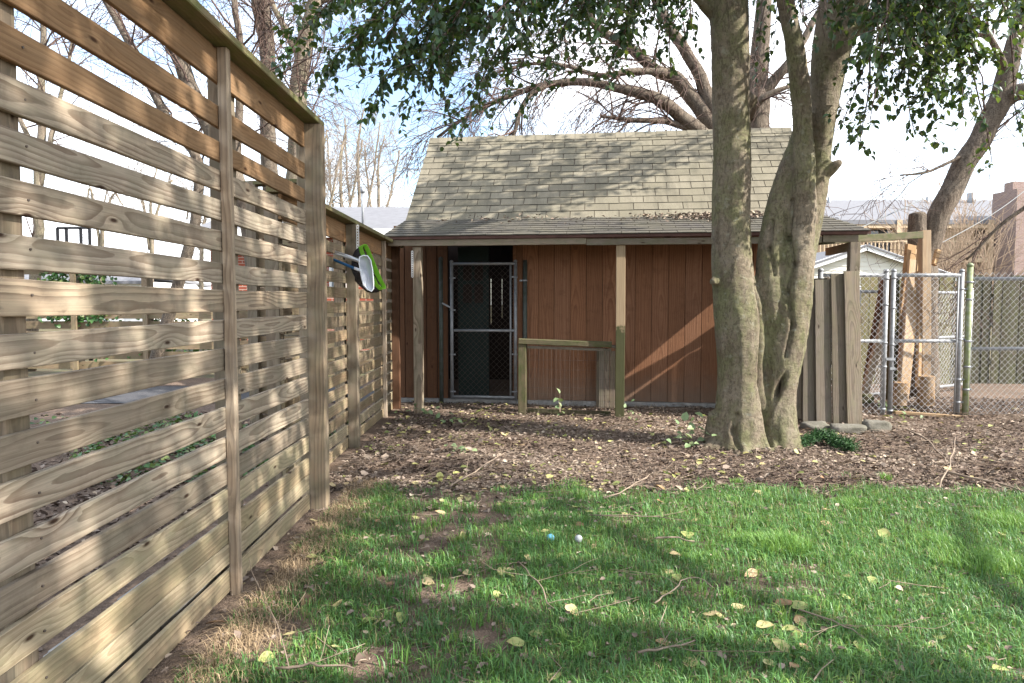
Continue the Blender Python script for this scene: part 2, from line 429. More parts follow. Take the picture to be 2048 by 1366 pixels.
# ------------------------------------------------------------------ tall slat fence (near left)
XS = -1.26                              # yard face of its slats
def zt(v): return at(443, v, 3.036).z
EDGES = [(207,251),(281,321),(339,381),(400,441),(460,501),(525,566),(578,622),(641,682),(698,743),(759,801),(815,859),(877,919),(930,972),(981,1025),(1044,1089),(1091,1132),(1146,1188)]
tf = empty('slat_fence', (XS, 2.5, 0), label='tall weathered wooden slat fence with mossy cap nearest the camera', cat='fence')
Y0, Y1 = 0.35, 4.31
zcap = zt(90)
def bent(name, y0, y1, zlo, zhi, mat, parent, x=XS, thick=0.021, segs=16, wob=0.006):
    zc = (zlo + zhi) / 2
    return board(name, (x - thick / 2, y0, zc), (x - thick / 2, y1, zc), zhi - zlo, thick, mat, parent, segs=segs, wob=wob, ch=0.0025)
bent('slat', Y0, Y1, zt(162), zcap - 0.004, M['slat_top'], tf, wob=0.003)
for k, (a, b) in enumerate(EDGES):
    m = M['slat_top'] if k < 2 else M['slat_mid'] if k < 13 else M['slat_low']
    o = bent('slat', Y0, Y1 + RNG.uniform(-0.01, 0.0), zt(b), zt(a), m, tf, wob=0.008)
for y in (0.62, 1.81, 3.26, 4.56):      # posts behind the slats
    board('post', (XS - 0.07, y, -0.05), (XS - 0.07, y, zcap - 0.006), 0.089, 0.089, M['post'], tf, up=(0, 1, 0), segs=4, wob=0.003, ch=0.003)
board('batten', (XS + 0.0215, 3.085, -0.03), (XS + 0.0215, 3.07, zcap - 0.004), 0.045, 0.041, M['batten'], tf, up=(0, 1, 0), segs=10, wob=0.006, ch=0.003)
board('batten', (XS + 0.0215, 0.62, -0.03), (XS + 0.0215, 0.62, zcap - 0.004), 0.045, 0.041, M['batten'], tf, up=(0, 1, 0), segs=4, wob=0.004, ch=0.003)
board('corner_post', (-1.215, 4.365, -0.05), (-1.215, 4.365, zcap - 0.006), 0.094, 0.104, M['post'], tf, up=(0, 1, 0), segs=12, wob=0.004, ch=0.005)
board('cap', (XS - 0.005, Y0, zcap + 0.018), (XS - 0.005, 4.44, zcap + 0.018), 0.185, 0.036, M['cap'], tf, up=(1, 0, 0), segs=12, wob=0.005, ch=0.004)
nail = MB()
for k, (a, b) in enumerate(EDGES):
    for y in (1.84,):
        for q in (0.5 + RNG.uniform(-.12, .12),):
            zz = zt(b) + (zt(a) - zt(b)) * q
            nail.tube([(XS - 0.002, y, zz), (XS + 0.0035, y, zz)], 0.0035, 6)
o = nail.build('nail_heads', M['dark_wire'], tf); o['kind'] = 'stuff'

# edging blocks on the ground behind the tall fence
y = 0.9
k = 0
while y < 3.9:
    L = RNG.uniform(0.40, 0.52)
    bm = bmesh.new(); bmesh.ops.create_cube(bm, size=1)
    for vv in bm.verts: vv.co = Vector((vv.co.x * 0.20, vv.co.y * (L - 0.02), vv.co.z * 0.19))
    bmesh.ops.bevel(bm, geom=bm.edges[:], offset=0.018, segments=2, affect='EDGES')
    bmesh.ops.subdivide_edges(bm, edges=bm.edges[:], cuts=1)
    for vv in bm.verts: vv.co += Vector((noise.noise(vv.co * 14 + Vector((k, 0, 0))),) * 3) * 0.006
    me = bpy.data.meshes.new('edging_block'); bm.to_mesh(me); bm.free(); me.materials.append(M['concrete'])
    for p in me.polygons: p.use_smooth = True
    o = place('edging_block', me, None, Matrix.Translation((XS - 0.20, y + L / 2, 0.045)) @ Matrix.Rotation(RNG.uniform(-0.04, 0.04), 4, 'Z'))
    tag(o, ['first', 'second', 'third', 'fourth', 'fifth', 'sixth', 'seventh', 'eighth', 'ninth'][k] + ' grey concrete edging block from the camera, lying behind the tall fence foot', 'edging block', 'edging blocks behind the fence')
    y += L; k += 1

# ------------------------------------------------------------------ lower slat fence, running to the shed
XL = -1.47
lf = empty('slat_fence', (XL, 6.5, 0), label='lower slat fence with mossy cap running back to the shed', cat='fence')
zl = 2.0
bent('slat', 4.5, 8.93, zl - 0.165, zl - 0.004, M['slat_top'], lf, XL, segs=8, wob=0.004)
z = zl - 0.165
k = 0
while z > 0.10:
    z -= RNG.uniform(0.026, 0.040)
    bent('slat', 4.5, 8.93, z - 0.089, z, M['slat_far'] if k < 13 else M['slat_low'], lf, XL, segs=10, wob=0.007)
    z -= 0.089; k += 1
for y in (4.55, 6.28, 8.05, 8.9):
    board('post', (XL - 0.07, y, -0.05), (XL - 0.07, y, zl - 0.006), 0.089, 0.089, M['post'], lf, up=(0, 1, 0), segs=3, wob=0.003, ch=0.003)
board('post', (XL + 0.046, 6.27, -0.05), (XL + 0.046, 6.27, zl - 0.006), 0.094, 0.089, M['post'], lf, up=(0, 1, 0), segs=6, wob=0.003, ch=0.004)
board('batten', (XL + 0.0215, 7.95, -0.03), (XL + 0.0215, 7.95, zl - 0.005), 0.05, 0.041, M['batten'], lf, up=(0, 1, 0), segs=6, wob=0.004, ch=0.003)
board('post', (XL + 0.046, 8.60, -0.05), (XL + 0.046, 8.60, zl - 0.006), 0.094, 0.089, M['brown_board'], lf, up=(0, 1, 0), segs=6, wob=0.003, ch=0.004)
board('cap', (XL + 0.005, 4.45, zl + 0.018), (XL + 0.005, 8.95, zl + 0.018), 0.17, 0.036, M['cap'], lf, up=(1, 0, 0), segs=12, wob=0.005, ch=0.004)
def strap(p, length, parent):           # perforated steel strip
    m2 = MB(); p = Vector(p); n = int(length / 0.024)
    for s in (-1, 1): m2.box(p + Vector((s * 0.009, 0, -length / 2)), (0.006, 0.003, length))
    for i in range(n + 1): m2.box(p + Vector((0, 0.0006, -length * i / n)), (0.0125, 0.003, 0.012))
    return m2.build('perforated_strap', M['white'], parent)
strap((XL + 0.108, 6.222, 1.985), 0.27, lf)

# fence return behind the low fence, and the far fence across the driveway
rf = empty('slat_fence', (-2.2, 6.45, 0), label='broad-board fence return standing just behind the low slat fence', cat='fence')
z = 0.10
while z < 2.3:
    board('slat', (-2.42, 6.62, z + 0.07), (-1.84, 6.49, z + 0.07), 0.138, 0.02, M['slat_far'], rf, segs=4, wob=0.004); z += 0.150
for (x, y) in ((-2.42, 6.575),):
    board('post', (x, y, -0.05), (x, y, 2.42), 0.089, 0.089, M['post'], rf, up=(1, 0, 0))
board('cap', (-2.47, 6.62, 2.41), (-1.86, 6.48, 2.41), 0.14, 0.034, M['cap'], rf, up=(0, 1, 0))
ff = empty('slat_fence', (-9, 13, 0), label='far slat fence overgrown with ivy beyond the asphalt driveway', cat='fence')
zf = at(100, 532, 13.0).z
A, B = Vector((-16.0, 13.3, 0)), Vector((-5.3, 12.7, 0))
z = zf - 0.02
board('cap', A + Vector((0, -0.04, zf)), B + Vector((0, -0.04, zf)), 0.14, 0.034, M['cap'], ff, up=(0, 1, 0))
k = 0
while z > 0.15:
    w = 0.14
    g = 0.05 if k not in (1, 2) else 0.33
    if k not in (1, 2):
        for q in range(2):
            P0, P1 = A.lerp(B, q / 2), A.lerp(B, (q + 1) / 2)
            board('slat', P0 + Vector((0, 0, z - w / 2)), P1 + Vector((0, 0, z - w / 2)), w, 0.02, M['slat_far'], ff)
        z -= w + 0.045
    else: z -= 0.22
    k += 1
for i in range(9):
    p = A.lerp(B, i / 8) + Vector((0, 0.06, 0))
    board('post', p + Vector((0, 0, -0.1)), p + Vector((0, 0, zf - 0.02)), 0.1, 0.1, M['post'], ff, up=(1, 0, 0), share=True)
    p = p - Vector((0, 0.16, 0))
    board('batten', p + Vector((0, 0, -0.1)), p + Vector((0, 0, zf - 0.02)), 0.09, 0.04, M['slat_far'], ff, up=(1, 0, 0), share=True)

nf = empty('slat_fence', (-3.6, 13.2, 0), label='low distant slat fence in front of the red brick house', cat='fence')
for k in range(7):
    board('slat', (-5.3, 13.5, 0.12 + 0.19 * k), (-1.9, 13.3, 0.12 + 0.19 * k), 0.16, 0.02, M['slat_far'], nf)
for x in (-5.2, -4.1, -3.0, -1.95): board('post', (x, 13.55, -0.1), (x, 13.55, 1.4), 0.09, 0.09, M['post'], nf, up=(1, 0, 0))

# ------------------------------------------------------------------ shed
SO = Vector((1.326, 8.8, 0)); SA = Vector((0.9921, -0.1250, 0)); SB = Vector((0.1250, 0.9921, 0)); UZ = Vector((0, 0, 1))
SMAT = Matrix((SA, SB, UZ)).transposed()
def S(s, t, z): return SO + SA * s + SB * t + UZ * z
def sp(u, v, t):                        # photo pixel -> (s, z) on the shed's plane t
    r = ray(u, v); C = Vector((0, 0, H_CAM)); n = SB
    k = (SO + SB * t - C).dot(n) / r.dot(n); p = C + r * k
    return (p - SO).dot(SA), p.z
def sx(u, t, v=600): return sp(u, v, t)[0]
def box_s(mb, s0, s1, t0, t1, z0, z1): mb.box(S((s0+s1)/2, (t0+t1)/2, (z0+z1)/2), (s1-s0, t1-t0, z1-z0), SMAT)
shed = empty('shed', S(0, 0, 0), label='red-brown wooden shed with shingle roof and open porch', cat='shed')

s_l, s_d0, s_d1, s_r = sx(806, 0), sx(897, 0), sx(1033, 0), sx(1598, 0)
z_b, z_t = 0.06, 2.30
# siding of the front wall: one board per groove
fw = MB(); box_s(fw, s_d1 + 0.004, s_r, 0.022, 0.05, z_b, z_t)
front = fw.build('front_wall', M['dark_in'], shed)
s = s_d1 + 0.075
first = True
edges = [s_d1 + 0.004, s]
while s < s_r: s = min(s + 0.203, s_r); edges.append(s)
for a, b in zip(edges[:-1], edges[1:]):
    if b - a < 0.02: continue
    c = (a + b) / 2
    board('siding_board', S(c, 0.010 + RNG.uniform(-.001, .001), z_b + RNG.uniform(-0.004, 0.004)), S(c, 0.010, z_t), b - a - 0.0045, 0.02, M['siding'], up=SA, sub=front, ch=0.0015)
lw = MB(); box_s(lw, s_l - 0.1, s_d0 - 0.01, 0.022, 0.05, z_b, z_t)
lwall = lw.build('left_wall_strip', M['dark_in'], shed)
for i in range(5):
    a = s_l - 0.12 + i * (s_d0 - s_l + 0.11) / 5; b = a + (s_d0 - s_l + 0.11) / 5
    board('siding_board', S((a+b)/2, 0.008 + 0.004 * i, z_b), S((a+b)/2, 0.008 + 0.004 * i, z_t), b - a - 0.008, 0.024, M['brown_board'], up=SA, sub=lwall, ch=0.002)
mb = MB(); box_s(mb, s_d0 - 0.1, s_d1 + 0.1, 0.012, 0.05, 2.06, z_t); mb.build('lintel', M['siding'], shed)
mb = MB(); box_s(mb, s_d1 - 0.045, s_d1 + 0.001, -0.012, 0.06, z_b, 2.058); mb.build('door_jamb', M['siding'], shed)
mb = MB(); box_s(mb, s_l - 0.1, s_r, -0.045, 0.06, -0.12, z_b - 0.004); mb.build('footing', M['concrete'], shed)
# interior: back wall of boards with two slits of daylight, end walls and floor
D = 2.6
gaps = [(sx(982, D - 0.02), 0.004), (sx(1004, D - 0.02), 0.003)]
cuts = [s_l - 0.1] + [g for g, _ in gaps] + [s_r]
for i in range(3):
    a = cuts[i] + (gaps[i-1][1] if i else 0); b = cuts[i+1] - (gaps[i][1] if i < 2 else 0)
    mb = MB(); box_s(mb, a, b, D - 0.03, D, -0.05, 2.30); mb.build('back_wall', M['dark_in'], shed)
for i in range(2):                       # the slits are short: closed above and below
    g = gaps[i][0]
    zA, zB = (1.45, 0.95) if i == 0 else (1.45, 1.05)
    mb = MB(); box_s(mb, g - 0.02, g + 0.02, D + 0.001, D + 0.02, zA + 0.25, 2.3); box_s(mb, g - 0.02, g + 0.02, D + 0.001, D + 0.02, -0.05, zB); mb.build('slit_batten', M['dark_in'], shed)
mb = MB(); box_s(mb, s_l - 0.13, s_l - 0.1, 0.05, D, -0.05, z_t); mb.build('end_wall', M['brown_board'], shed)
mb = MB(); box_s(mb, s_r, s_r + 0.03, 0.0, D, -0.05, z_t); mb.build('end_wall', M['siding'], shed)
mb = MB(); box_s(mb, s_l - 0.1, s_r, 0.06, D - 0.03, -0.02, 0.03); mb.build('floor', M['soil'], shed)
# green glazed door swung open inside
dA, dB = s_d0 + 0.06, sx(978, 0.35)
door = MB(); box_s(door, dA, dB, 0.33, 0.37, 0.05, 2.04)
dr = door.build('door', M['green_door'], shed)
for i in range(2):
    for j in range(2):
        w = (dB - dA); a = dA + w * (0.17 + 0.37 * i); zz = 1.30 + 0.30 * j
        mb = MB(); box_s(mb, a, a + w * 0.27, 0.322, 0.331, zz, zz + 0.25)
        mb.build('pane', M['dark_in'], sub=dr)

# main roof
zbk, zrg, trg = 2.36, 3.70, 1.32
m_l, m_r = sx(819, 0.0, 437), sx(1642, 0.0, 437)
r_l, r_r = sx(857, trg, 283), sx(1572, trg, 262)
m_l, m_r = (m_l + r_l) / 2, (m_r + r_r) / 2
rw = MB()
for sgn in (-1, 1):
    tb = trg + sgn * (trg + 0.02)
    P = [S(m_l, tb, zbk), S(m_r, tb, zbk), S(m_r, trg, zrg), S(m_l, trg, zrg)]
    Q = [p - UZ * 0.05 for p in P]
    rw.add(P + Q, [(0,1,2,3),(7,6,5,4),(0,4,5,1),(1,5,6,2),(3,7,4,0)])
roof = rw.build('roof', M['fascia'], shed)
for (ss) in (m_l + 0.25, m_r - 0.25):
    g = MB(); g.add([S(ss, 0.1, 2.3), S(ss, 2*trg - 0.1, 2.3), S(ss, trg, zrg - 0.12), S(ss + 0.02, 0.1, 2.3), S(ss + 0.02, 2*trg - 0.1, 2.3), S(ss + 0.02, trg, zrg - 0.12)],
          [(0,1,2),(5,4,3),(0,3,4,1),(1,4,5,2),(2,5,3,0)]); g.build('gable', M['siding'], shed)

def shingle_mat(name, c1, c2):
    t = NT(name); co = t.coord(); r = t.rnd()
    wp = t.n('NewGeometry').outputs['Position']
    gr = t.noise(co, 260.0, 2, 0.7); b = t.noise(wp, 2.2, 5, 0.6); st = t.noise(t.map(wp, (7, 1.0, 0.8)), 1.6, 5, 0.65)
    c = t.mix(r, c1, c2)
    c = t.mix(t.ramp(b, [(0.35, 0.0), (0.7, 0.55)]), c, (0.155, 0.145, 0.10))
    c = t.mix(t.ramp(st, [(0.48, 0.0), (0.72, 0.6)]), c, (0.115, 0.105, 0.08))
    c = t.mix(t.ramp(gr, [(0.38, 0.55), (0.62, 0.0)]), c, (0.09, 0.08, 0.06))
    t.bump(gr, 0.6, 0.003)
    return t.done(c, 0.95, spec=0.1)
M['asphalt_edge'] = plain('black_asphalt_cut_edge', (0.018, 0.016, 0.014), 0.95, 0, 0.3, 30)
M['shingle'] = shingle_mat('olive_tan_shingle', (0.275, 0.245, 0.185), (0.195, 0.172, 0.128))
M['shingle_dk'] = shingle_mat('grey_shaded_porch_shingle', (0.095, 0.088, 0.083), (0.06, 0.056, 0.054))  # grey, with the porch roof's shade worked into the colour
slope = math.atan2(zrg - zbk, trg + 0.02); slen = math.hypot(zrg - zbk, trg + 0.02)
up_s = (SB * math.cos(slope) + UZ * math.sin(slope)); nrm = (SB * -math.sin(slope) + UZ * math.cos(slope))
TAB = {}
def shingle_mesh(w, h, mat, th=0.010):
    key = (round(w, 3), h, mat.name)
    if key not in TAB:
        m2 = MB(); g = 0.008
        x0, x1 = -w/2 + g/2, w/2 - g/2
        m2.add([(x0,0,0.004),(x1,0,0.004),(x1,h,-0.001),(x0,h,-0.001),(x0,0.001,0.004+th),(x1,0.001,0.004+th),(x1,h,0.005),(x0,h,0.005)],
               [(0,3,2,1),(4,5,6,7),(0,1,5,4),(1,2,6,5),(2,3,7,6),(3,0,4,7)])
        TAB[key] = m2.mesh('shingle', mat); TAB[key].materials.append(M['asphalt_edge'])
        for k_ in (2, 3, 5): TAB[key].polygons[k_].material_index = 1
    return TAB[key]
exp = 0.143; nrow = int(slen / exp)
exp = slen / (nrow + 0.25)
base_p = S(0, -0.02, zbk)
Rm = Matrix((SA, up_s, nrm)).transposed().to_4x4()
for r_ in range(nrow):
    off = 0.1525 * (r_ % 2) + RNG.uniform(-0.02, 0.02)
    s = m_l - 0.012 - off
    while s < m_r:
        a, b = max(s, m_l - 0.012), min(s + 0.305, m_r + 0.012)
        if b - a > 0.03:
            a2, b2 = round(a, 2), round(b, 2)
            Mx = Rm.copy(); Mx.translation = base_p + SA * ((a + b) / 2) + up_s * (exp * r_ - 0.01 + RNG.uniform(-0.004, 0.004)) + nrm * (0.001 + 0.002 * RNG.random())
            place('shingle', shingle_mesh(b - a, exp + 0.03, M['shingle']), None, Mx @ Matrix.Rotation(RNG.uniform(-0.006, 0.006), 4, 'Z'), roof)
        s += 0.305
s = m_l - 0.01
while s < m_r:                             # ridge caps, bent over the ridge
    L = 0.142; th = 0.008; a, b = s, min(s + L + 0.02, m_r + 0.012)
    m2 = MB(); P = []
    for q, ss in ((0.016, a), (0.009, b)):
        for dn in (q, q - th):
            for side in (-1, 0, 1):
                P.append(S(ss, trg + side * 0.105 , zrg + dn - abs(side) * 0.098 + 0.012) )
    m2.add(P, [(0,1,7,6),(1,2,8,7),(3,9,10,4),(4,10,11,5),(0,3,4,1),(1,4,5,2),(0,6,9,3),(2,5,11,8)])
    m2.build('ridge_cap', M['shingle'], sub=roof)
    s += L

# porch roof
te, ze = -0.98, 2.065
e_l, e_r = sx(764, te, 470), sx(1742, te, 466)
pr = MB()
P = [S(e_l, te, ze), S(e_r, te, ze), S(m_r + 0.0, -0.03, zbk + 0.005), S(m_l - 0.0, -0.03, zbk + 0.005)]
Q = [p - UZ * 0.03 for p in P]
pr.add(P + Q, [(0,1,2,3),(7,6,5,4),(0,4,5,1),(1,5,6,2),(2,6,7,3),(3,7,4,0)])
porch = pr.build('porch_roof', M['fascia'], shed)
ps = math.atan2(zbk - ze, -0.03 - te); plen = math.hypot(zbk - ze, -0.03 - te)
pu = SB * math.cos(ps) + UZ * math.sin(ps); pn = SB * -math.sin(ps) + UZ * math.cos(ps)
nr_p = 8
pe = plen / nr_p
st = MB()
for r_ in range(nr_p):
    f0 = r_ / nr_p
    a0, b0 = e_l + (m_l - e_l) * f0, e_r + (m_r - e_r) * f0
    s = a0 - 0.15 * (r_ % 2)
    while s < b0:
        a, b = max(s, a0), min(s + 0.305, b0)
        if b - a > 0.03:
            ori = S(0, te, ze) + SA * ((a + b) / 2) + pu * (pe * r_ - 0.015 + RNG.uniform(-0.006, 0.006)) + pn * (0.006 + RNG.uniform(0, 0.003))
            R3 = Matrix((SA, pu, pn)).transposed(); w = b - a - 0.006; h = pe + 0.025
            if r_ == nr_p - 1: h = pe + 0.01
            cs = [(-w/2,0,0),(w/2,0,0),(w/2,h,-0.006),(-w/2,h,-0.006),(-w/2,0,0.010),(w/2,0,0.010),(w/2,h,0.001),(-w/2,h,0.001)]
            st.add([ori + R3 @ Vector(c) for c in cs], [(0,3,2,1),(4,5,6,7),(0,1,5,4),(1,2,6,5),(2,3,7,6),(3,0,4,7)])
        s += 0.305
o = st.build('porch_shingles', M['shingle_dk'], sub=porch); o['kind'] = 'stuff'
mb = MB(); box_s(mb, e_l + 0.03, e_r - 0.03, te + 0.03, te + 0.055, ze - 0.036, ze - 0.006); mb.build('fascia', M['fascia'], shed)
# beam pieces under the eave
tb = -0.925
zb0, zb1 = 1.955, 2.027
sj = sx(1172, tb - 0.02)
for (a, b, dz, dt) in ((e_l + 0.06, sj - 0.003, 0.004, 0.0), (sj + 0.002, sx(1640, tb), -0.006, 0.004), (sx(1642, tb), sx(1712, tb), 0.0, -0.004)):
    board('beam', S(a, tb + dt, (zb0 + zb1) / 2 + dz), S(b, tb + dt, (zb0 + zb1) / 2 + dz), zb1 - zb0, 0.04, M['beam'], shed, segs=6, wob=0.004, ch=0.003)
def porch_post(u, vb, mat, w=0.098, t=tb + 0.07):
    s0 = sx(u, t)
    return board('porch_post', S(s0, t, -0.05), S(s0 + 0.0, t, zb0 - 0.002), w, w, mat, shed, up=SA, segs=8, wob=0.004, ch=0.004)
porch_post(836, 833, M['post'])
def half_moss():
    t = NT('post_wood_mossy_foot'); co = t.coord(); x, y, z = t.sep(co)
    n = t.noise(co, 9.0, 5, 0.6); fib = t.noise(t.map(co, (4, 130, 130)), 1.0, 3)
    w = t.mix(fib, (0.36, 0.28, 0.18), (0.20, 0.14, 0.085))
    g = t.mix(fib, t.mix(n, (0.045, 0.062, 0.016), (0.10, 0.095, 0.055)), (0.05, 0.045, 0.025))
    f = t.ramp(t.math('ADD', x, t.math('MULTIPLY', t.math('SUBTRACT', n, 0.5), 0.5)), [(0.02, 1.0), (0.10, 0.0)])
    t.bump(fib, 0.3, 0.003)
    return t.done(t.mix(f, w, g), 0.9, spec=0.1)
M['half_moss'] = half_moss()
porch_post(1241, 833, M['half_moss'], 0.102)
porch_post(1705, 820, M['grey_wood'], 0.105, tb + 0.02)
sb_ = sx(1700, tb + 0.1)
board('added_side_beam', S(sb_, tb + 0.10, 1.915), S(sb_, 0.0, 1.915), 0.09, 0.04, M['beam'], shed, segs=4, wob=0.003)  # added beam, its shadow trims the sun stripe on the siding
# rafters and ceiling under the porch
for i in range(9):
    s0 = e_l + 0.35 + i * (e_r - e_l - 0.7) / 8
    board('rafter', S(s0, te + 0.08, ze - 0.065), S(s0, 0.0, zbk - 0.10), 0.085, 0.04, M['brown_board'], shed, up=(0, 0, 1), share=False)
strap(S(sx(826, tb), tb - 0.02, 1.90), 0.30, shed)
# ------------------------------------------------------------------ chain link helper
def chainlink(name, p0, ax, w, h, mat, parent=None, q=0.037, r=0.0022, sub=None, topfree=0.0):
    """woven diamond mesh from p0, w along ax, h upwards"""
    p0 = Vector(p0); ax = Vector(ax).normalized(); nn = ax.cross(UZ)
    nk, nj = max(1, int(w / q)), max(2, int((h + topfree) / q))
    q1, q2 = w / nk, (h + topfree) / nj
    V, F = [], []
    tri = [(0.0, 1.0), (0.87, -0.5), (-0.87, -0.5)]
    for k in range(nk):
        for j in range(nj):
            x0, x1 = (k + ((j + k) % 2)) * q1, (k + ((j + k + 1) % 2)) * q1
            a = p0 + ax * x0 + UZ * (j * q2) + nn * (0.002 if j % 2 else -0.002)
            b = p0 + ax * x1 + UZ * ((j + 1) * q2) + nn * (-0.002 if j % 2 else 0.002)
            d = (b - a).normalized(); e = d.cross(nn)
            base = len(V)
            for P in (a - d * 0.001, b + d * 0.001):
                for (c, s_) in tri: V.append(P + e * (c * r) + nn * (s_ * r))
            F += [(base, base+1, base+4, base+3), (base+1, base+2, base+5, base+4), (base+2, base, base+3, base+5)]
    return place(name, np_mesh(name, V, F, mat, True), parent, None, sub)
def pipe(name, p0, p1, r, mat, parent=None, n=12, dome=False, sub=None):
    m2 = MB(); p0, p1 = Vector(p0), Vector(p1); d = (p1 - p0).normalized()
    m2.tube([p0, p1], r, n)
    if dome: m2.tube([p1 - d * 0.004, p1 + d * r * 0.4, p1 + d * r * 0.9, p1 + d * r * 1.15], [r * 1.12, r * 1.12, r * 0.75, r * 0.15], n)
    return m2.build(name, mat, parent, sub)
def band(p, r, tab, parent):            # clamp with a bolt tab
    m2 = MB(); p = Vector(p)
    m2.tube([p - UZ * 0.011, p + UZ * 0.011], r * 1.22, 12)
    if tab is not None:
        t_ = Vector(tab); m2.bar(p, p + t_, 0.02, 0.007)
        m2.tube([p + t_ * 0.8 - Vector((0, 0.014, 0)), p + t_ * 0.8 + Vector((0, 0.014, 0))], 0.007, 6)
    return m2.build('clamp', M['galv'], parent)

# ------------------------------------------------------------------ chain link gate in the shed's doorway
tg = -0.10
g_l, zt_ = sp(903, 527, tg); g_r, zb_ = sp(1031, 798, tg)
kg = empty('chain_link_gate', S((g_l + g_r) / 2, tg, 0), label='narrow chain link gate closing the dark shed doorway', cat='gate')
for s0 in (g_l, g_r): pipe('gate_upright', S(s0, tg, zb_ - 0.01), S(s0, tg, zt_ + 0.02), 0.021, M['galv'], kg, dome=True)
s2 = sx(1021, tg); pipe('gate_upright', S(s2, tg, zb_), S(s2, tg, zt_ - 0.02), 0.012, M['galv'], kg)
zm = sp(960, 661, tg)[1]
for zz in (zb_ + 0.02, zm, zt_ - 0.005): pipe('gate_rail', S(g_l, tg, zz), S(g_r, tg, zz), 0.018, M['galv'], kg)
chainlink('wire_mesh', S(g_l + 0.02, tg, zb_ + 0.03), SA, g_r - g_l - 0.04, zt_ - zb_ - 0.05, M['dark_wire'], kg, r=0.0021)
for v in (556, 620, 709, 783):
    zz = sp(903, v, tg)[1]; band(S(g_l, tg, zz), 0.021, SA * 0.05, kg)
    if v != 620: band(S(g_r, tg, zz + 0.01), 0.021, -SA * 0.05, kg)
m2 = MB(); m2.bar(S(g_l, tg - 0.02, sp(900, 616, tg)[1]), S(g_l - 0.12, tg - 0.03, sp(880, 606, tg)[1]), 0.02, 0.012); m2.build('latch', M['galv'], kg)
s3 = sx(882, tg + 0.03)
pp = empty('gate_post', S(s3, tg + 0.03, 0), label='dark round pipe post left of the doorway gate', cat='post')
pipe('pipe', S(s3, tg + 0.03, -0.05), S(s3, tg + 0.03, sp(882, 518, tg)[1]), 0.027, M['dark_pipe'], pp, dome=True)
s4 = sx(1050, tg + 0.02)
pp = empty('gate_post', S(s4, tg + 0.02, 0), label='blue-grey steel hinge post right of the doorway gate', cat='post')
pipe('pipe', S(s4, tg + 0.02, -0.05), S(s4, tg + 0.02, sp(1050, 520, tg)[1]), 0.028, M['dark_pipe'], pp)
band(S(s4, tg + 0.02, sp(1050, 561, tg)[1]), 0.028, -SA * 0.07, pp)

# ------------------------------------------------------------------ low wire pen in front of the siding
tp = -0.77
pen = empty('wire_pen', S(sx(1140, tp), tp, 0), label='low pen of welded wire under a mossy rail between two posts', cat='pen')
sa, za = sp(1040, 683, tp); sb, zb2 = sp(1233, 690, tp)
board('post', S(sx(1045, tp), tp + 0.005, -0.05), S(sx(1045, tp), tp, za - 0.03), 0.092, 0.09, M['moss_wood'], pen, up=SA, segs=6, wob=0.005, ch=0.005)
board('rail', S(sa - 0.01, tp - 0.01, za + 0.005), S(sb - 0.055, tp - 0.01, zb2 + 0.005), 0.065, 0.10, M['moss_wood'], pen, segs=8, wob=0.008, ch=0.008)
board('under_rail', S(sa + 0.09, tp + 0.005, za - 0.065), S(sb - 0.06, tp + 0.005, zb2 - 0.055), 0.03, 0.05, M['grey_wood'], pen, segs=6, wob=0.004)
board('bottom_rail', S(sa + 0.09, tp + 0.02, 0.04), S(sb - 0.06, tp + 0.02, 0.02), 0.05, 0.04, M['moss_wood'], pen, segs=4, wob=0.006)
m2 = MB(); wa, wb = sa + 0.07, sb - 0.03
n = int((wb - wa) / 0.05)
for i in range(n + 1):
    s0 = wa + (wb - wa) * i / n; m2.tube([S(s0, tp - 0.04 + 0.01 * math.sin(i * 1.7), 0.02), S(s0 + RNG.uniform(-.01, .01), tp - 0.042, za - 0.04)], 0.0014, 3, False)
for z0 in (0.06, 0.11, 0.17, 0.24, 0.32, 0.42, 0.53, 0.64):
    m2.tube([S(wa + (wb - wa) * q / 6, tp - 0.043 + RNG.uniform(-.008, .008), z0 + RNG.uniform(-.006, .006)) for q in range(7)], 0.0014, 3, False)
m2.build('wire_mesh', M['dark_wire'], pen)
sq = sx(1218, -0.30)
bx = empty('wooden_nest_box', S(sq, -0.30, 0), label='grey upright plank box with sloping lid behind the pen rail', cat='box')
for i in range(3):
    a = sx(1204 + i * 11, -0.35); board('plank', S(a, -0.36, 0.03), S(a, -0.36, 0.72), 0.062, 0.02, M['grey_wood'], bx, up=SA, ch=0.002)
board('lid', S(sq - 0.13, -0.30, 0.80), S(sq + 0.13, -0.30, 0.76), 0.26, 0.025, M['grey_wood'], bx, up=SB, ch=0.002)
for dt in (-0.33, -0.05): board('side_plank', S(sx(1198, -0.3), dt, 0.03), S(sx(1198, -0.3), dt, 0.74), 0.05, 0.05, M['grey_wood'], bx, up=SA)

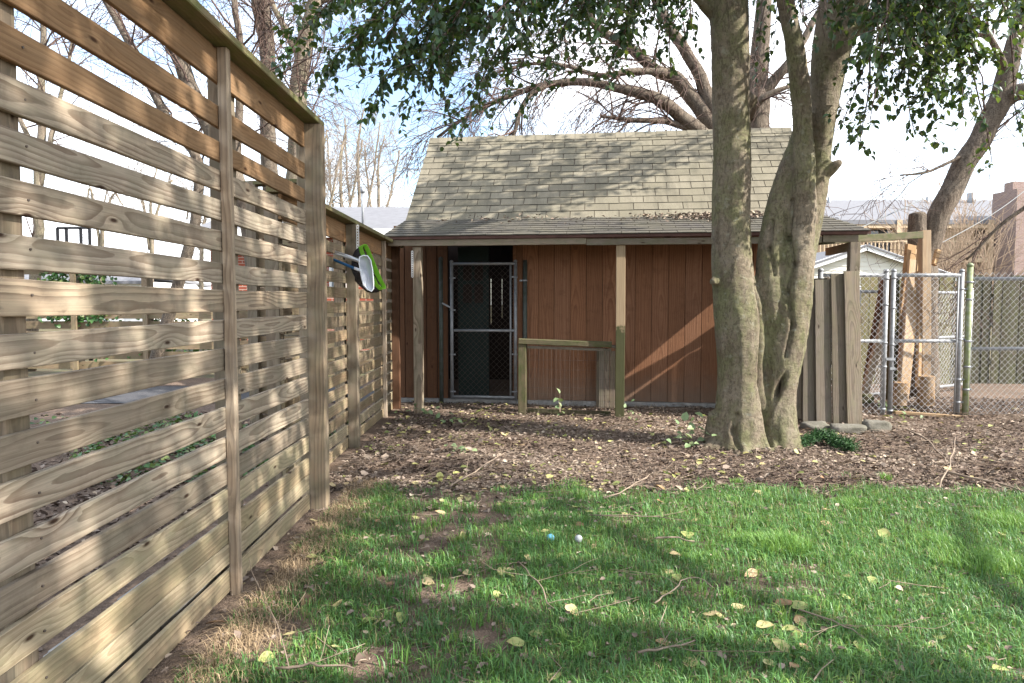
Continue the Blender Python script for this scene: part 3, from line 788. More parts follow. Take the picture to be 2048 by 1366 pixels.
# ------------------------------------------------------------------ grey plank screen right of the big tree
pf = empty('plank_screen', at(1660, 840, 7.45), label='grey vertical plank screen leaning beside the large tree', cat='fence')
Yp = 7.42
for (ul, ur, vt, vb, ub0, ub1, dy) in ((1586, 1606, 590, 838, 1586, 1604, 0.10), (1606, 1630, 566, 842, 1604, 1630, 0.06), (1629, 1661, 559, 845, 1632, 1664, 0.03), (1661, 1688, 548, 848, 1665, 1694, 0.0), (1688, 1718, 542, 848, 1694, 1726, -0.03)):
    pt, pb = at((ul + ur) / 2, vt, Yp + dy), at((ub0 + ub1) / 2, vb, Yp + dy)
    board('plank', pb, pt, ((ur - ul) + (ub1 - ub0)) / 2 / pxm(Yp) - 0.004, 0.022, M['grey_wood'], pf, up=(1, 0, 0), segs=6, wob=0.008, ch=0.003)
for i in range(6):                       # unseen planks at the porch's right end, added to shade the wall
    board('plank', (3.40 + 0.012 * i, 7.62 + 0.155 * i, -0.05), (3.40 + 0.012 * i, 7.62 + 0.155 * i, 1.575 + RNG.uniform(-.012, .012)), 0.148, 0.022, M['grey_wood'], pf, up=(0, 1, 0))
board('rail', at(1590, 640, Yp + 0.14), at(1722, 640, Yp + 0.02), 0.08, 0.04, M['grey_wood'], pf)
def rock(name, c, size, label, seed, mat=None):
    bm = bmesh.new(); bmesh.ops.create_icosphere(bm, subdivisions=3, radius=1)
    for vv in bm.verts:
        d = vv.co.copy(); q = 1 + 0.28 * noise.noise(d * 1.4 + Vector((seed, 0, 0))) + 0.09 * noise.noise(d * 4 + Vector((0, seed, 0)))
        e = Vector([math.copysign(abs(x) ** 0.6, x) for x in d]) * q
        vv.co = Vector((e.x * size[0], e.y * size[1], e.z * size[2]))
    me = bpy.data.meshes.new(name); bm.to_mesh(me); bm.free(); me.materials.append(mat or M['stone'])
    for p in me.polygons: p.use_smooth = True
    return tag(place(name, me, None, Matrix.Translation(c)), label, 'stone')
for (u, v, w, h, lb) in ((1631, 852, 26, 9, 'flat grey stone at the foot of the plank screen nearest the tree'), (1696, 858, 34, 10, 'long flat grey stone under the middle of the plank screen'), (1753, 855, 26, 13, 'blocky grey stone at the outer end of the plank screen')):
    c = gnd(u, v + 6); rock('stone', c + UZ * h * 0.6 / pxm(c.y), (w / pxm(c.y), 0.10, h / pxm(c.y)), lb, u)

# ------------------------------------------------------------------ chain link fence and gate on the right
YC = 8.15
def cp(u, v, dy=0): return at(u, v, YC + dy)
zct, zcb, zcm = cp(1830, 547).z, cp(1830, 838).z, cp(1830, 682).z
def xz(u, z, dy=0): return Vector((cp(u, 600, dy).x, YC + dy, z))
cf = empty('chain_link_fence', xz(1750, 0), label='narrow chain link panel between plank screen and gate', cat='fence')
cg = empty('chain_link_gate', xz(1858, 0), label='chain link yard gate with leaning planks behind it', cat='gate')
cr = empty('chain_link_fence', xz(1990, 0), label='long chain link fence beyond the mossy green post', cat='fence')
for u, zt2 in ((1640, zct + 0.03), (1771, zct + 0.02)): pipe('post', xz(u, -0.1), xz(u, zt2), 0.029, M['galv'], cf, dome=True)
for z in (zct - 0.02, zcm, zcb + 0.03): pipe('rail', xz(1640, z), xz(1771, z), 0.021, M['galv'], cf)
chainlink('wire_mesh', xz(1642, zcb + 0.02, -0.025), (1, 0, 0), xz(1770, 0).x - xz(1642, 0).x, zct - zcb - 0.02, M['wire'], cf, topfree=0.05)
for z in (zct - 0.06, zct - 0.36, zcm - 0.02, zcm - 0.3, zcb + 0.12): band(xz(1771, z), 0.029, Vector((-0.06, 0, 0)), cf)
gl, gr_ = xz(1786, 0).x, xz(1922, 0).x
for x in (gl, gr_): pipe('gate_upright', (x, YC, zcb + 0.0), (x, YC, zct + 0.025), 0.026, M['galv'], cg, dome=True)
pipe('tension_bar', (gr_ - 0.055, YC - 0.03, zcb + 0.05), (gr_ - 0.055, YC - 0.03, zct - 0.04), 0.009, M['galv'], cg)
for z in (zct - 0.02, zcm, zcb + 0.03): pipe('gate_rail', (gl, YC, z), (gr_, YC, z), 0.021, M['galv'], cg)
chainlink('wire_mesh', (gl + 0.01, YC - 0.026, zcb + 0.03), (1, 0, 0), gr_ - gl - 0.06, zct - zcb - 0.05, M['wire'], cg, topfree=0.03)
for z in (zct - 0.18, zcm + 0.02, zcm - 0.45, zcb + 0.2): band((gr_, YC, z), 0.026, Vector((0.075, 0, 0)), cg)
for z in (zct - 0.05, zct - 0.4, zcm - 0.04, zcb + 0.1): band((gl, YC, z), 0.026, Vector((0.05, 0, 0)), cg)
m2 = MB(); q = cp(1779, 728); m2.bar(q + Vector((-0.06, -0.03, 0.06)), q + Vector((0.05, -0.03, 0.06)), 0.03, 0.012); m2.bar(q + Vector((-0.01, -0.03, -0.05)), q + Vector((0.05, -0.03, -0.05)), 0.03, 0.012); m2.build('latch', M['galv'], cg)
gp = xz(1938, 0)
tag(pipe('fence_post', gp - UZ * 0.1, gp + UZ * (cp(1938, 532).z), 0.033, M['green_pipe'], None, dome=True), 'mossy green round post between the gate and the long chain link fence', 'post')
ax_r = Vector((1.0, 0.05, 0)).normalized(); Lr = 3.6
def rr(d, z): return gp + ax_r * d + UZ * z
for z in (zct - 0.03, zcm - 0.06, zcb + 0.07, zcb - 0.0): pipe('rail', rr(0.02, z - 0.03), rr(Lr, z - 0.03), 0.021, M['galv'], cr)
for d in (2.4,): pipe('post', rr(d, -0.1), rr(d, zct), 0.029, M['galv'], cr, dome=True)
chainlink('wire_mesh', rr(0.03, zcb + 0.0) - Vector((0, 0.03, 0)), ax_r, Lr - 0.05, zct - zcb - 0.03, M['wire'], cr, topfree=0.04)
for z in (zct - 0.1, zct - 0.3, zcm, zcm - 0.3, zcb + 0.35): band(rr(0, z), 0.033, ax_r * 0.07, cr)
# second chain link run behind, going away
c2 = empty('chain_link_fence', xz(1800, 0, 1.6), label='second chain link fence running back behind the leaning planks', cat='fence')
pa, pb = Vector((xz(1802, 0).x, YC + 1.0, 0)), Vector((xz(1935, 0, 2.1).x + 0.25, YC + 2.4, 0))
axb = (pb - pa).normalized(); Lb = (pb - pa).length
for z in (1.45, 0.80, 0.08): pipe('rail', pa + UZ * z, pb + UZ * z, 0.02, M['galv'], c2)
for d in (0, Lb): pipe('post', pa + axb * d - UZ * 0.1, pa + axb * d + UZ * 1.5, 0.027, M['galv'], c2, dome=True)
chainlink('wire_mesh', pa + UZ * 0.06, axb, Lb, 1.4, M['wire'], c2)
board('threshold_plank', xz(1795, 0.03, -0.05), xz(1935, -0.01, -0.16), 0.09, 0.03, M['fresh_wood'], None, up=(0, 1, 0))
tag(bpy.data.objects['threshold_plank'], 'thin raw plank lying on the ground under the yard gate', 'plank')

# leaning planks, firewood and posts behind the gate
def lean(uv0, uv1, Y0_, Y1_, w, t_, mat, label, name='plank', wob=0.006):
    p0, p1 = at(*uv0, Y0_), at(*uv1, Y1_)
    o = board(name, p0, p1, w, t_, mat, None, up=(1, 0.25, 0), segs=6, wob=wob, ch=0.004)
    return tag(o, label, 'plank', 'planks leaning behind the yard gate')
lean((1728, 790), (1772, 630), 8.9, 9.0, 0.10, 0.05, M['old_plank'], 'pale split plank leaning low behind the narrow chain link panel')
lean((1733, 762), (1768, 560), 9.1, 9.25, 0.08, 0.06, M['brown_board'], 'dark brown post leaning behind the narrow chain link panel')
lean((1782, 800), (1789, 552), 8.75, 9.1, 0.12, 0.05, M['moss_wood'], 'greenish plank standing behind the gate latch')
lean((1800, 798), (1832, 500), 8.7, 9.15, 0.11, 0.05, M['old_plank'], 'broad pale plank leaning against the stump behind the gate')
lean((1802, 680), (1822, 490), 8.95, 9.1, 0.14, 0.05, M['fresh_wood'], 'wide orange split plank with broken top leaning behind the gate')
lean((1806, 800), (1826, 520), 8.55, 8.95, 0.13, 0.04, M['old_plank'], 'grey weathered plank second from the square post in the leaning heap')
lean((1796, 740), (1818, 530), 9.0, 9.2, 0.10, 0.05, M['brown_board'], 'dark plank at the back of the leaning heap')
lean((1812, 790), (1842, 486), 8.6, 9.0, 0.07, 0.04, M['fresh_wood'], 'narrow raw plank leaning between the split plank and the square post')
lean((1836, 775), (1842, 540), 8.62, 8.9, 0.05, 0.05, M['fresh_wood'], 'thin reddish stick standing against the square post')
sqp = board('square_post', at(1849, 800, 8.75), at(1849, 461, 8.75), 0.11, 0.10, M['old_plank'], None, up=(1, 0, 0), segs=8, wob=0.004, ch=0.004)
tag(sqp, 'tall square wooden post behind the gate supporting the porch beam', 'post')
bmr = board('beam', at(1640, 482, 7.75), at(1843, 470, 8.6), 0.085, 0.05, M['moss_wood'], None, segs=8, wob=0.006, ch=0.006)
bmr.name = 'outrigger_beam'
tag(bmr, 'mossy beam reaching from the porch corner to the cut stump', 'beam')
def log(u0, v0, u1, v1, r, Y, label):
    p0, p1 = at(u0, v0, Y), at(u1, v1, Y + 0.02); d = p1 - p0
    root = empty('log', p0, label=label, cat='log', group='cut logs standing behind the gate')
    m2 = MB(); n = 16; rings = []
    b = 0
    for i in range(7):
        c = p0 + d * (i / 6)
        ring = []
        for k in range(n):
            a = 2 * math.pi * k / n
            q = r * (1 + 0.10 * noise.noise(Vector((math.cos(a) * 2, math.sin(a) * 2, i * 0.3 + u0))) + 0.06 * noise.noise(Vector((a * 5, i * 0.9, u0))))
            ring.append(c + Vector((math.cos(a) * q, math.sin(a) * q, 0)))
        rings.append(ring)
    m2.add([p for rg in rings for p in rg], [(i*n+k, i*n+(k+1) % n, (i+1)*n+(k+1) % n, (i+1)*n+k) for i in range(6) for k in range(n)], True)
    m2.build('bark', M['bark_log'], root)
    m2 = MB(); top = [p + UZ * (0.012 * noise.noise(p * 30)) for p in rings[-1]]
    m2.add(top + [p1 + UZ * 0.01], [(k, (k+1) % n, n) for k in range(n)]); m2.build('cut_face', M['fresh_wood'], root)
    return root
def bark_mat(name, c1, c2, c3, vscale=9.0, green=None, gamt=0.0, bstr=0.9, fine=False):
    t = NT(name); co = t.coord()
    a = t.noise(t.map(co, (1, 1, 0.22)), vscale, 6, 0.65, dist=0.4)
    b = t.noise(co, 3.2, 5, 0.6)
    f = t.noise(co, 55.0, 4, 0.7)
    col = t.mix(t.ramp(a, [(0.36, 0.0), (0.62, 1.0)]), c2, c1)
    col = t.mix(t.ramp(b, [(0.40, 0.0), (0.65, 0.8)]), col, c3)
    if green:
        g = t.noise(t.map(co, (1, 1, 0.6), (3, 1, 7)), 4.2, 6, 0.7)
        col = t.mix(t.math('MULTIPLY', t.ramp(g, [(0.42, 0.0), (0.60, 1.0)]), gamt), col, green)
    col = t.mix(t.ramp(f, [(0.36, 0.25 if fine else 0.6), (0.55, 0.0)]), col, tuple(x * 0.4 for x in c2))
    hh = t.math('ADD', a, t.math('MULTIPLY', f, 0.35))
    if fine:                                # short cracks and wrinkles across a smooth bark, pale lichen spots
        cr = t.noise(t.map(co, (1, 1, 0.35)), 42.0, 5, 0.7, dist=1.2); wr = t.noise(t.map(co, (1, 1, 3.0)), 9.0, 4, 0.6, dist=0.8)
        ck = t.ramp(cr, [(0.40, 1.0), (0.47, 0.0)])
        col = t.mix(t.math('MULTIPLY', ck, 0.38), col, tuple(x * 0.35 for x in c2))
        li = t.noise(t.map(co, (1, 1, 1), (8, 3, 5)), 16.0, 4, 0.6)
        col = t.mix(t.math('MULTIPLY', t.ramp(li, [(0.60, 0.0), (0.68, 1.0)]), 0.5), col, (0.22, 0.22, 0.17))
        col = t.mix(t.math('MULTIPLY', t.ramp(wr, [(0.36, 1.0), (0.46, 0.0)]), 0.45), col, c2)
        hh = t.math('ADD', t.math('SUBTRACT', hh, t.math('MULTIPLY', ck, 0.8)), wr)
    t.bump(hh, bstr, 0.02)
    return t.done(col, 0.92, spec=0.15)
M['bark_log'] = bark_mat('log_bark', (0.40, 0.27, 0.15), (0.20, 0.12, 0.065), (0.33, 0.25, 0.17), 14)
M['bark_rough'] = bark_mat('furrowed_grey_bark', (0.20, 0.16, 0.122), (0.055, 0.04, 0.03), (0.16, 0.135, 0.105), 20, bstr=1.0)
M['bark_main'] = bark_mat('smooth_mossy_bark', (0.182, 0.148, 0.105), (0.112, 0.088, 0.062), (0.212, 0.180, 0.134), 8, (0.118, 0.13, 0.052), 0.62, 0.6, fine=True)
M['bark_pale'] = bark_mat('pale_bare_bark', (0.29, 0.235, 0.18), (0.12, 0.092, 0.07), (0.22, 0.185, 0.14), 9, (0.17, 0.17, 0.10), 0.4, 0.5)
M['twig'] = plain('reddish_brown_twig', (0.115, 0.075, 0.06), 0.85, 0, 0.4, 6.0)
M['twig_pale'] = plain('pale_tan_twig', (0.36, 0.265, 0.185), 0.85, 0, 0.35, 5.0)
M['stick'] = plain('dry_fallen_stick', (0.30, 0.23, 0.17), 0.9, 0, 0.45, 12.0)
log(1851, 810, 1852, 752, 0.10, 8.62, 'short cut log standing upright on the ground by the square post')
log(1798, 810, 1803, 765, 0.085, 8.55, 'smaller split log standing beside the gate latch post')
rock('stone', at(1732, 797, 8.7), (0.09, 0.07, 0.06), 'small mossy block behind the narrow chain link panel', 5, M['moss_wood'])
lean((1868, 530), (1876, 500), 9.0, 9.05, 0.06, 0.05, M['fresh_wood'], 'short orange offcut jammed behind the square post', 'offcut')

# ------------------------------------------------------------------ pool skimmer nets hung on the low fence
M['green_plastic'] = plain('lime_green_plastic', (0.20, 0.52, 0.03), 0.4, 0, 0.15, 4)
M['white_plastic'] = plain('white_plastic', (0.68, 0.71, 0.76), 0.45, 0, 0.08, 4)
M['blue_pole'] = plain('blue_pole_paint', (0.012, 0.085, 0.20), 0.35, 0, 0.2, 6)
M['alu'] = plain('brushed_aluminium', (0.55, 0.56, 0.57), 0.35, 0.7, 0.15, 20)
def net_mat(name, col, alpha):
    t = NT(name); m_ = t.done(col, 0.7)
    tr = t.n('BsdfTransparent'); ms = t.n('MixShader'); ms.inputs[0].default_value = alpha
    t.l(tr.outputs[0], ms.inputs[1]); t.l(t.b.outputs[0], ms.inputs[2]); t.l(ms.outputs[0], t.out.inputs['Surface'])
    return m_
M['white_net'] = net_mat('white_fine_net', (0.50, 0.53, 0.60), 0.72)
M['black_net'] = net_mat('black_fine_net', (0.018, 0.016, 0.02), 0.82)
def Yof(u, x): return x * F_PX / (u - CU)
def hoop(pts, w, th, mat, name, parent, depth_dir):
    m2 = MB(); n = len(pts); d = Vector(depth_dir) * w
    c = sum(pts, Vector()) / n
    ins = [p + (c - p).normalized() * th for p in pts]
    P = pts + [p + d for p in pts] + ins + [p + d for p in ins]
    fs = []
    for k in range(n):
        k2 = (k + 1) % n
        fs += [(k, k2, n+k2, n+k), (2*n+k2, 2*n+k, 3*n+k, 3*n+k2), (k2, k, 2*n+k, 2*n+k2), (n+k, n+k2, 3*n+k2, 3*n+k)]
    m2.add(P, fs, False); return m2.build(name, mat, parent)
def bag(pts, dirs, depth, mat, name, parent, levels=5):
    m2 = MB(); n = len(pts); c = sum(pts, Vector()) / n; P = []
    for i in range(levels + 1):
        f = i / levels; sc = 1 - 0.75 * f ** 2
        for k, p in enumerate(pts):
            q = c + (p - c) * sc + Vector(dirs) * depth * (math.sin(f * math.pi / 2))
            P.append(q + Vector((noise.noise(q * 11), noise.noise(q * 11 + Vector((5, 0, 0))), -abs(noise.noise(q * 9)))) * 0.030 * f + Vector((0.006, 0, 0)) * math.sin(k * 2.4) * f)
    fs = [(i*n+k, i*n+(k+1) % n, (i+1)*n+(k+1) % n, (i+1)*n+k) for i in range(levels) for k in range(n)]
    fs.append(tuple(levels*n + k for k in range(n)))
    m2.add(P, fs, True); return m2.build(name, mat, parent)
YN = 5.75
nA = empty('skimmer_net', at(735, 545, YN), label='white flat pool skimmer net on a blue pole hung on the low fence', cat='pool net')
outl = [(719, 514), (727, 511), (735, 512), (741, 520), (745, 540), (747, 565), (747, 577), (743, 583), (735, 579), (727, 570), (723, 555), (720, 538), (718, 525)]
ptsA = [at(u, v, YN - 0.10 + 0.0016 * (u - 718)) for u, v in outl]
m2 = MB(); m2.tube(ptsA + [ptsA[0]], 0.005, 6, False); m2.build('frame', M['white_plastic'], nA)
bag(ptsA, (-0.35, 1, -0.15), 0.05, M['white_net'], 'net', nA)
pipe('socket', at(708, 536, YN - 0.03), at(721, 541, YN - 0.09), 0.012, M['white_plastic'], nA)
pA0 = at(640, 508, YN + 0.12)
pipe('pole', pA0, at(710, 537, YN - 0.04), 0.0115, M['blue_pole'], nA)
nB = empty('leaf_rake', at(750, 545, YN), label='lime green framed leaf rake with black net on a silver pole', cat='pool net')
outl = [(724, 491), (729, 488), (734, 489), (740, 500), (752, 530), (765, 560), (772, 572), (772, 577), (766, 578), (757, 570), (747, 552), (736, 525), (727, 503)]
ptsB = [at(u, v, YN + 0.06 - 0.001 * (u - 724)) for u, v in outl]
hoop(ptsB, 0.052, 0.008, M['green_plastic'], 'frame', nB, (-0.75, 0.62, -0.22))
bag([p + Vector((-0.75, 0.62, -0.22)) * 0.046 for p in ptsB], (-0.78, 0.45, -0.42), 0.17, M['black_net'], 'net', nB)
pipe('pole', at(640, 494, YN + 0.17), at(733, 527, YN - 0.02), 0.0165, M['alu'], nB)
# ------------------------------------------------------------------ stockade fence behind the chain link, garage, apartments, neighbours
sf = empty('stockade_fence', (5.5, 11.2, 0), label='mossy yellow-green stockade fence behind the chain link', cat='fence')
x = 3.9; k = 0
while x < 12.0:
    w = RNG.uniform(0.13, 0.15); yy = 11.3 - 0.04 * (x - 4) + RNG.uniform(-.012, .012)
    h = 1.72 + RNG.uniform(-0.03, 0.03) - (0.08 if x < 5 else 0)
    board('picket', (x + w/2, yy, -0.05), (x + w/2 + RNG.uniform(-.012, .012), yy, h), w - 0.008, 0.02, (M['shaded_picket'] if 7.2 < x < 8.3 else M['green_fence'] if RNG.random() < 0.6 else M['grey_wood']), sf, up=(1, 0, 0))
    x += w
for z in (0.35, 1.4): board('rail', (3.9, 11.36, z), (12, 11.03, z), 0.09, 0.04, M['green_fence'], sf)

def quad(mb, a, b, c, d): mb.add([a, b, c, d], [(0, 1, 2, 3)])
# garage
YG = 20.0
ga = at(1727, 497, YG); xg = ga.x; zg_ = ga.z
gar = empty('garage', (xg, YG, 0), label='white gabled garage with cream clapboard behind the gate', cat='garage')
hw = 2.35; ez = zg_ - 0.80
mb = MB(); mb.add([(xg-hw, YG, -0.06), (xg+hw, YG, -0.06), (xg+hw, YG, ez), (xg, YG, zg_-0.05), (xg-hw, YG, ez), (xg-hw, YG+6, -0.06), (xg+hw, YG+6, -0.06), (xg+hw, YG+6, ez), (xg, YG+6, zg_-0.05), (xg-hw, YG+6, ez)],
    [(0,1,2,3,4),(9,8,7,6,5),(0,4,9,5),(1,6,7,2)]); mb.build('wall', M['cream'], gar)
z = ez - 1.2
while z < zg_ - 0.2:                      # clapboards
    w = hw - 0.05 if z < ez else max(0.1, (zg_ - z - 0.14) / 0.80 * hw)
    m2 = MB(); P = [(xg-w, YG-0.022, z), (xg+w, YG-0.022, z), (xg+w, YG-0.004, z+0.125), (xg-w, YG-0.004, z+0.125), (xg-w, YG, z), (xg+w, YG, z)]
    m2.add(P, [(0,1,2,3),(4,5,1,0)]); m2.build('clapboard', M['cream'], gar); z += 0.125
for sgn in (-1, 1):
    board('roof_trim', (xg + sgn * 0.004, YG - 0.2, zg_ + 0.02), (xg + sgn * (hw + 0.35), YG - 0.2, ez - 0.10), 0.17, 0.04, M['white'], gar)
    mb = MB(); e = Vector((xg + sgn * (hw + 0.35), 0, ez - 0.04)); r0 = Vector((xg, 0, zg_ + 0.10))
    P = [r0 + Vector((0, YG-0.25, 0)), e + Vector((0, YG-0.25, 0)), e + Vector((0, YG+6.2, 0)), r0 + Vector((0, YG+6.2, 0))]; Q = [p - UZ * 0.05 for p in P]
    mb.add(P + Q, [(0,1,2,3),(7,6,5,4),(0,4,5,1),(1,5,6,2)]); mb.build('roof', M['grey_roof'], gar)

# apartment building
YA = 40.0
ap = empty('apartment_building', (26, YA, 0), label='long tan and brick apartment block with balconies behind the yard', cat='building')
def ax_(u): return at(u, 500, YA).x
zE = at(1700, 438, YA).z; zR = at(1700, 398, YA + 6).z
x0, x1 = ax_(1500), ax_(2330)
mb = MB(); mb.box(((x0+x1)/2, YA + 6, zE/2), (x1 - x0, 9, zE)); mb.build('wall', M['brick_tan'], ap)
mb = MB(); P = [(x0-1, YA+0.4, zE), (x1+1, YA+0.4, zE), (x1+1, YA+6.4, zR), (x0-1, YA+6.4, zR), (x1+1, YA+12.4, zE), (x0-1, YA+12.4, zE)]
mb.add(P + [(p[0], p[1], p[2] - 0.25) for p in P], [(0,1,2,3),(3,2,4,5),(7,6,9,8),(9,11,10,8),(0,6,7,1),(0,3,9,6),(1,7,8,2),(3,5,11,9),(2,8,10,4)]); mb.build('roof', M['grey_roof'], ap)
# upper tan storey set back, balconies, windows
zf1 = at(1700, 516, YA).z; zr1 = at(1700, 482, YA).z
mb = MB(); mb.box((ax_(1815), YA + 1.49, (zf1 + zE) / 2), (ax_(1985) - ax_(1645), 0.1, zE - zf1)); mb.build('recess_wall', M['tan_wall'], ap)
mb = MB(); mb.box((ax_(1815), YA + 0.95, zE - 0.33), (ax_(1990) - ax_(1640), 1.0, 0.25)); mb.build('soffit', M['tan_wall'], ap)
for (ua, ub, va, vb) in ((1757, 1806, 457, 462), (1779, 1804, 482, 508), (1758, 1774, 482, 510), (1875, 1884, 462, 486), (1984, 1990, 455, 482)):
    za, zb3 = at(ua, va, YA).z, at(ua, vb, YA).z; wx = ax_(ub) - ax_(ua)
    if vb - va < 8: zb3 = za - 0.55
    fr = MB(); fr.box(((ax_(ua)+ax_(ub))/2, YA + 1.40, (za+zb3)/2), (wx + 0.16, 0.06, za - zb3 + 0.16)); fo = fr.build('window', M['black'], ap)
    nP = 2
    for i in range(nP):
        m2 = MB(); m2.box((ax_(ua) + wx * (i + 0.5) / nP, YA + 1.355, (za+zb3)/2), (wx / nP - 0.08, 0.03, za - zb3)); m2.build('pane', M['glass'], sub=fo)
mb = MB(); mb.box((ax_(1815), YA + 0.9, zf1 - 0.1), (ax_(1985) - ax_(1645), 1.3, 0.25)); mb.build('balcony_slab', M['tan_wall'], ap)
mb = MB(); xa, xb = ax_(1645), ax_(1985)
mb.bar((xa, YA + 0.3, zr1), (xb, YA + 0.3, zr1), 0.09, 0.09); mb.bar((xa, YA + 0.3, zf1 + 0.15), (xb, YA + 0.3, zf1 + 0.15), 0.07, 0.07)
n = int((xb - xa) / 0.22)
for i in range(n + 1): mb.bar((xa + (xb-xa)*i/n, YA + 0.3, zf1 + 0.1), (xa + (xb-xa)*i/n, YA + 0.3, zr1), 0.06, 0.06, (1, 0, 0))
o = mb.build('balcony_railing', M['tan_wall'], ap)
for u in (1805, 1990): 
    m2 = MB(); m2.box((ax_(u), YA + 0.5, zE / 2), (0.3, 0.3, zE)); m2.build('pillar', M['tan_wall'], ap)
m2 = MB(); zc = at(2020, 378, YA - 1).z
m2.box((at(2062, 500, YA - 1).x, YA - 0.2, zc / 2), (ax_(2070) - ax_(1998), 2.0, zc)); m2.box((at(2050, 500, YA - 1).x, YA, zc + 0.25), (0.7, 0.7, 0.55)); m2.build('chimney', M['brick_tan'], ap)
for u in (1658, 1855, 1942):
    q = at(u, 402, YA + 5.5); m2 = MB(); m2.tube([q - UZ * 0.4, q + UZ * (0.25 if u != 1942 else 0.5)], 0.10 if u != 1942 else 0.25, 8); m2.build('vent_pipe', M['galv'], ap)

# brick house left of the shed
YH = 18.0
bh = empty('brick_house', (-5, YH, 0), label='red brick house with pale grey roof between fence and shed', cat='house')
def hx(u): return at(u, 500, YH).x
zEh = at(700, 458, YH).z; zRh = at(700, 414, YH + 3.2).z
hx0, hx1 = hx(414), hx(880)
mb = MB(); mb.box(((hx0+hx1)/2, YH + 3.2, zEh/2), (hx1-hx0, 6.0, zEh)); mb.build('wall', M['brick_red'], bh)
mb = MB(); P = [(hx0-0.3, YH-0.25, zEh-0.05), (hx1, YH-0.25, zEh-0.05), (hx1, YH+3.2, zRh), (hx0-0.3, YH+3.2, zRh), (hx1, YH+6.6, zEh-0.05), (hx0-0.3, YH+6.6, zEh-0.05)]
mb.add(P + [(p[0], p[1], p[2]-0.12) for p in P], [(0,1,2,3),(3,2,4,5),(7,6,9,8),(9,11,10,8),(0,6,7,1),(0,3,9,6),(1,7,8,2),(3,5,11,9),(2,8,10,4)]); mb.build('roof', M['grey_roof'], bh)
mb = MB(); mb.box(((hx0+hx1)/2, YH - 0.27, zEh - 0.13), (hx1-hx0+0.6, 0.04, 0.22)); mb.build('gutter', M['white'], bh)
q = at(726, 447, YH + 0.6); m2 = MB(); m2.tube([q - UZ * 0.1, q + UZ * 0.83], 0.035, 8); m2.tube([q + UZ * 0.80, q + UZ * 0.93], 0.06, 8); m2.build('vent_pipe', M['galv'], bh)
m2 = MB(); zq = at(660, 420, YH + 2.6); 
for (ua, ub, va, vb) in ((420, 452, 480, 560), (655, 688, 515, 580), (744, 760, 505, 570)):
    za, zb3 = at(ua, va, YH).z, at(ua, vb, YH).z
    fr = MB(); fr.box(((hx(ua)+hx(ub))/2, YH + 0.18, (za+zb3)/2), (hx(ub)-hx(ua), 0.12, za-zb3)); fo = fr.build('window', M['white'], bh)
    m2 = MB(); m2.box(((hx(ua)+hx(ub))/2, YH + 0.105, (za+zb3)/2), (hx(ub)-hx(ua)-0.16, 0.03, za-zb3-0.16)); m2.build('pane', M['glass'], sub=fo)

# white roofed house far left, basketball hoop
YW = 38.0
wh = empty('house', (-22, YW, 0), label='distant white house with low pale roof beyond the far fence', cat='house')
wl0, wl1 = at(-60, 560, YW).x, at(295, 560, YW).x; zW = at(250, 562, YW).z; zWr = at(250, 541, YW + 4).z
mb = MB(); mb.box(((wl0+wl1)/2, YW + 4, zW/2), (wl1-wl0-1.2, 7, zW)); mb.build('wall', M['white'], wh)
mb = MB(); P = [(wl0, YW, zW), (wl1, YW, zW), (wl1-2.6, YW+4, zWr), (wl0, YW+4, zWr), (wl1, YW+8, zW), (wl0, YW+8, zW)]
mb.add(P + [(p[0], p[1], p[2]-0.15) for p in P], [(0,1,2,3),(3,2,4,5),(7,6,9,8),(9,11,10,8),(0,6,7,1),(1,7,8,2),(2,8,10,4)]); mb.build('roof', M['grey_roof'], wh)
YB = 16.0
bb = empty('basketball_hoop', at(148, 470, YB) * 1.0, label='black framed basketball backboard on a pole beyond the driveway', cat='basketball hoop')
zb0_, zb1_ = at(148, 520, YB).z, at(148, 456, YB).z; xa, xb = at(115, 460, YB).x, at(179, 460, YB).x
mb = MB()
for (p, q) in (((xa, zb0_), (xa, zb1_)), ((xb, zb0_), (xb, zb1_)), ((xa, zb0_), (xb, zb0_)), ((xa, zb1_), (xb, zb1_)), ((xb - 0.2, zb0_), (xb - 0.2, zb1_)), ((xa + 0.2, zb0_), (xa + 0.2, zb1_))):
    mb.bar((p[0], YB, p[1]), (q[0], YB, q[1]), 0.05, 0.05, (0, 1, 0))
mb.build('frame', M['black'], bb)
mb = MB(); mb.tube([((xa+xb)/2, YB + 0.5, -0.06), ((xa+xb)/2, YB + 0.5, zb0_ - 0.2), ((xa+xb)/2, YB + 0.05, zb0_ + 0.1)], 0.05, 8); mb.build('pole', M['black'], bb)
mb = MB(); mb.tube([((xa+xb)/2 + 0.22 * math.cos(i * math.pi / 8), YB - 0.27 + 0.22 * math.sin(i * math.pi / 8), zb0_ + 0.12) for i in range(17)], 0.01, 6, False); mb.build('rim', M['black'], bb)

# overhead wires
def wire(label, pts, r):
    P = [Vector(p) for p in pts]; out = []
    for i in range(25):
        f = i / 24; p = P[0].lerp(P[1], f) - UZ * (0.25 * math.sin(math.pi * f)); out.append(p)
    m2 = MB(); m2.tube(out, r, 4, False); tag(m2.build('wire', M['wire_dark'], None), label, 'wire')
M['wire_dark'] = plain('grey_cable', (0.16, 0.17, 0.17), 0.6, 0, 0.2)
M['wire_green'] = plain('green_cable', (0.03, 0.14, 0.10), 0.6, 0, 0.2)
wire('grey cable rising from the porch roof corner across the apartment roof', (at(1722, 455, 9.0), at(2150, 215, 26)), 0.008)
o_ = wire('thin green cable running up from behind the square post', (at(1855, 500, 9.4), at(2160, 270, 15)), 0.007)
wire('faint power line crossing the sky right of the big tree', (at(1645, 378, 30), at(2110, 270, 30)), 0.012)
wire('faint power line crossing the sky between the trunks', (at(1400, 235, 30), at(2110, 40, 34)), 0.012)
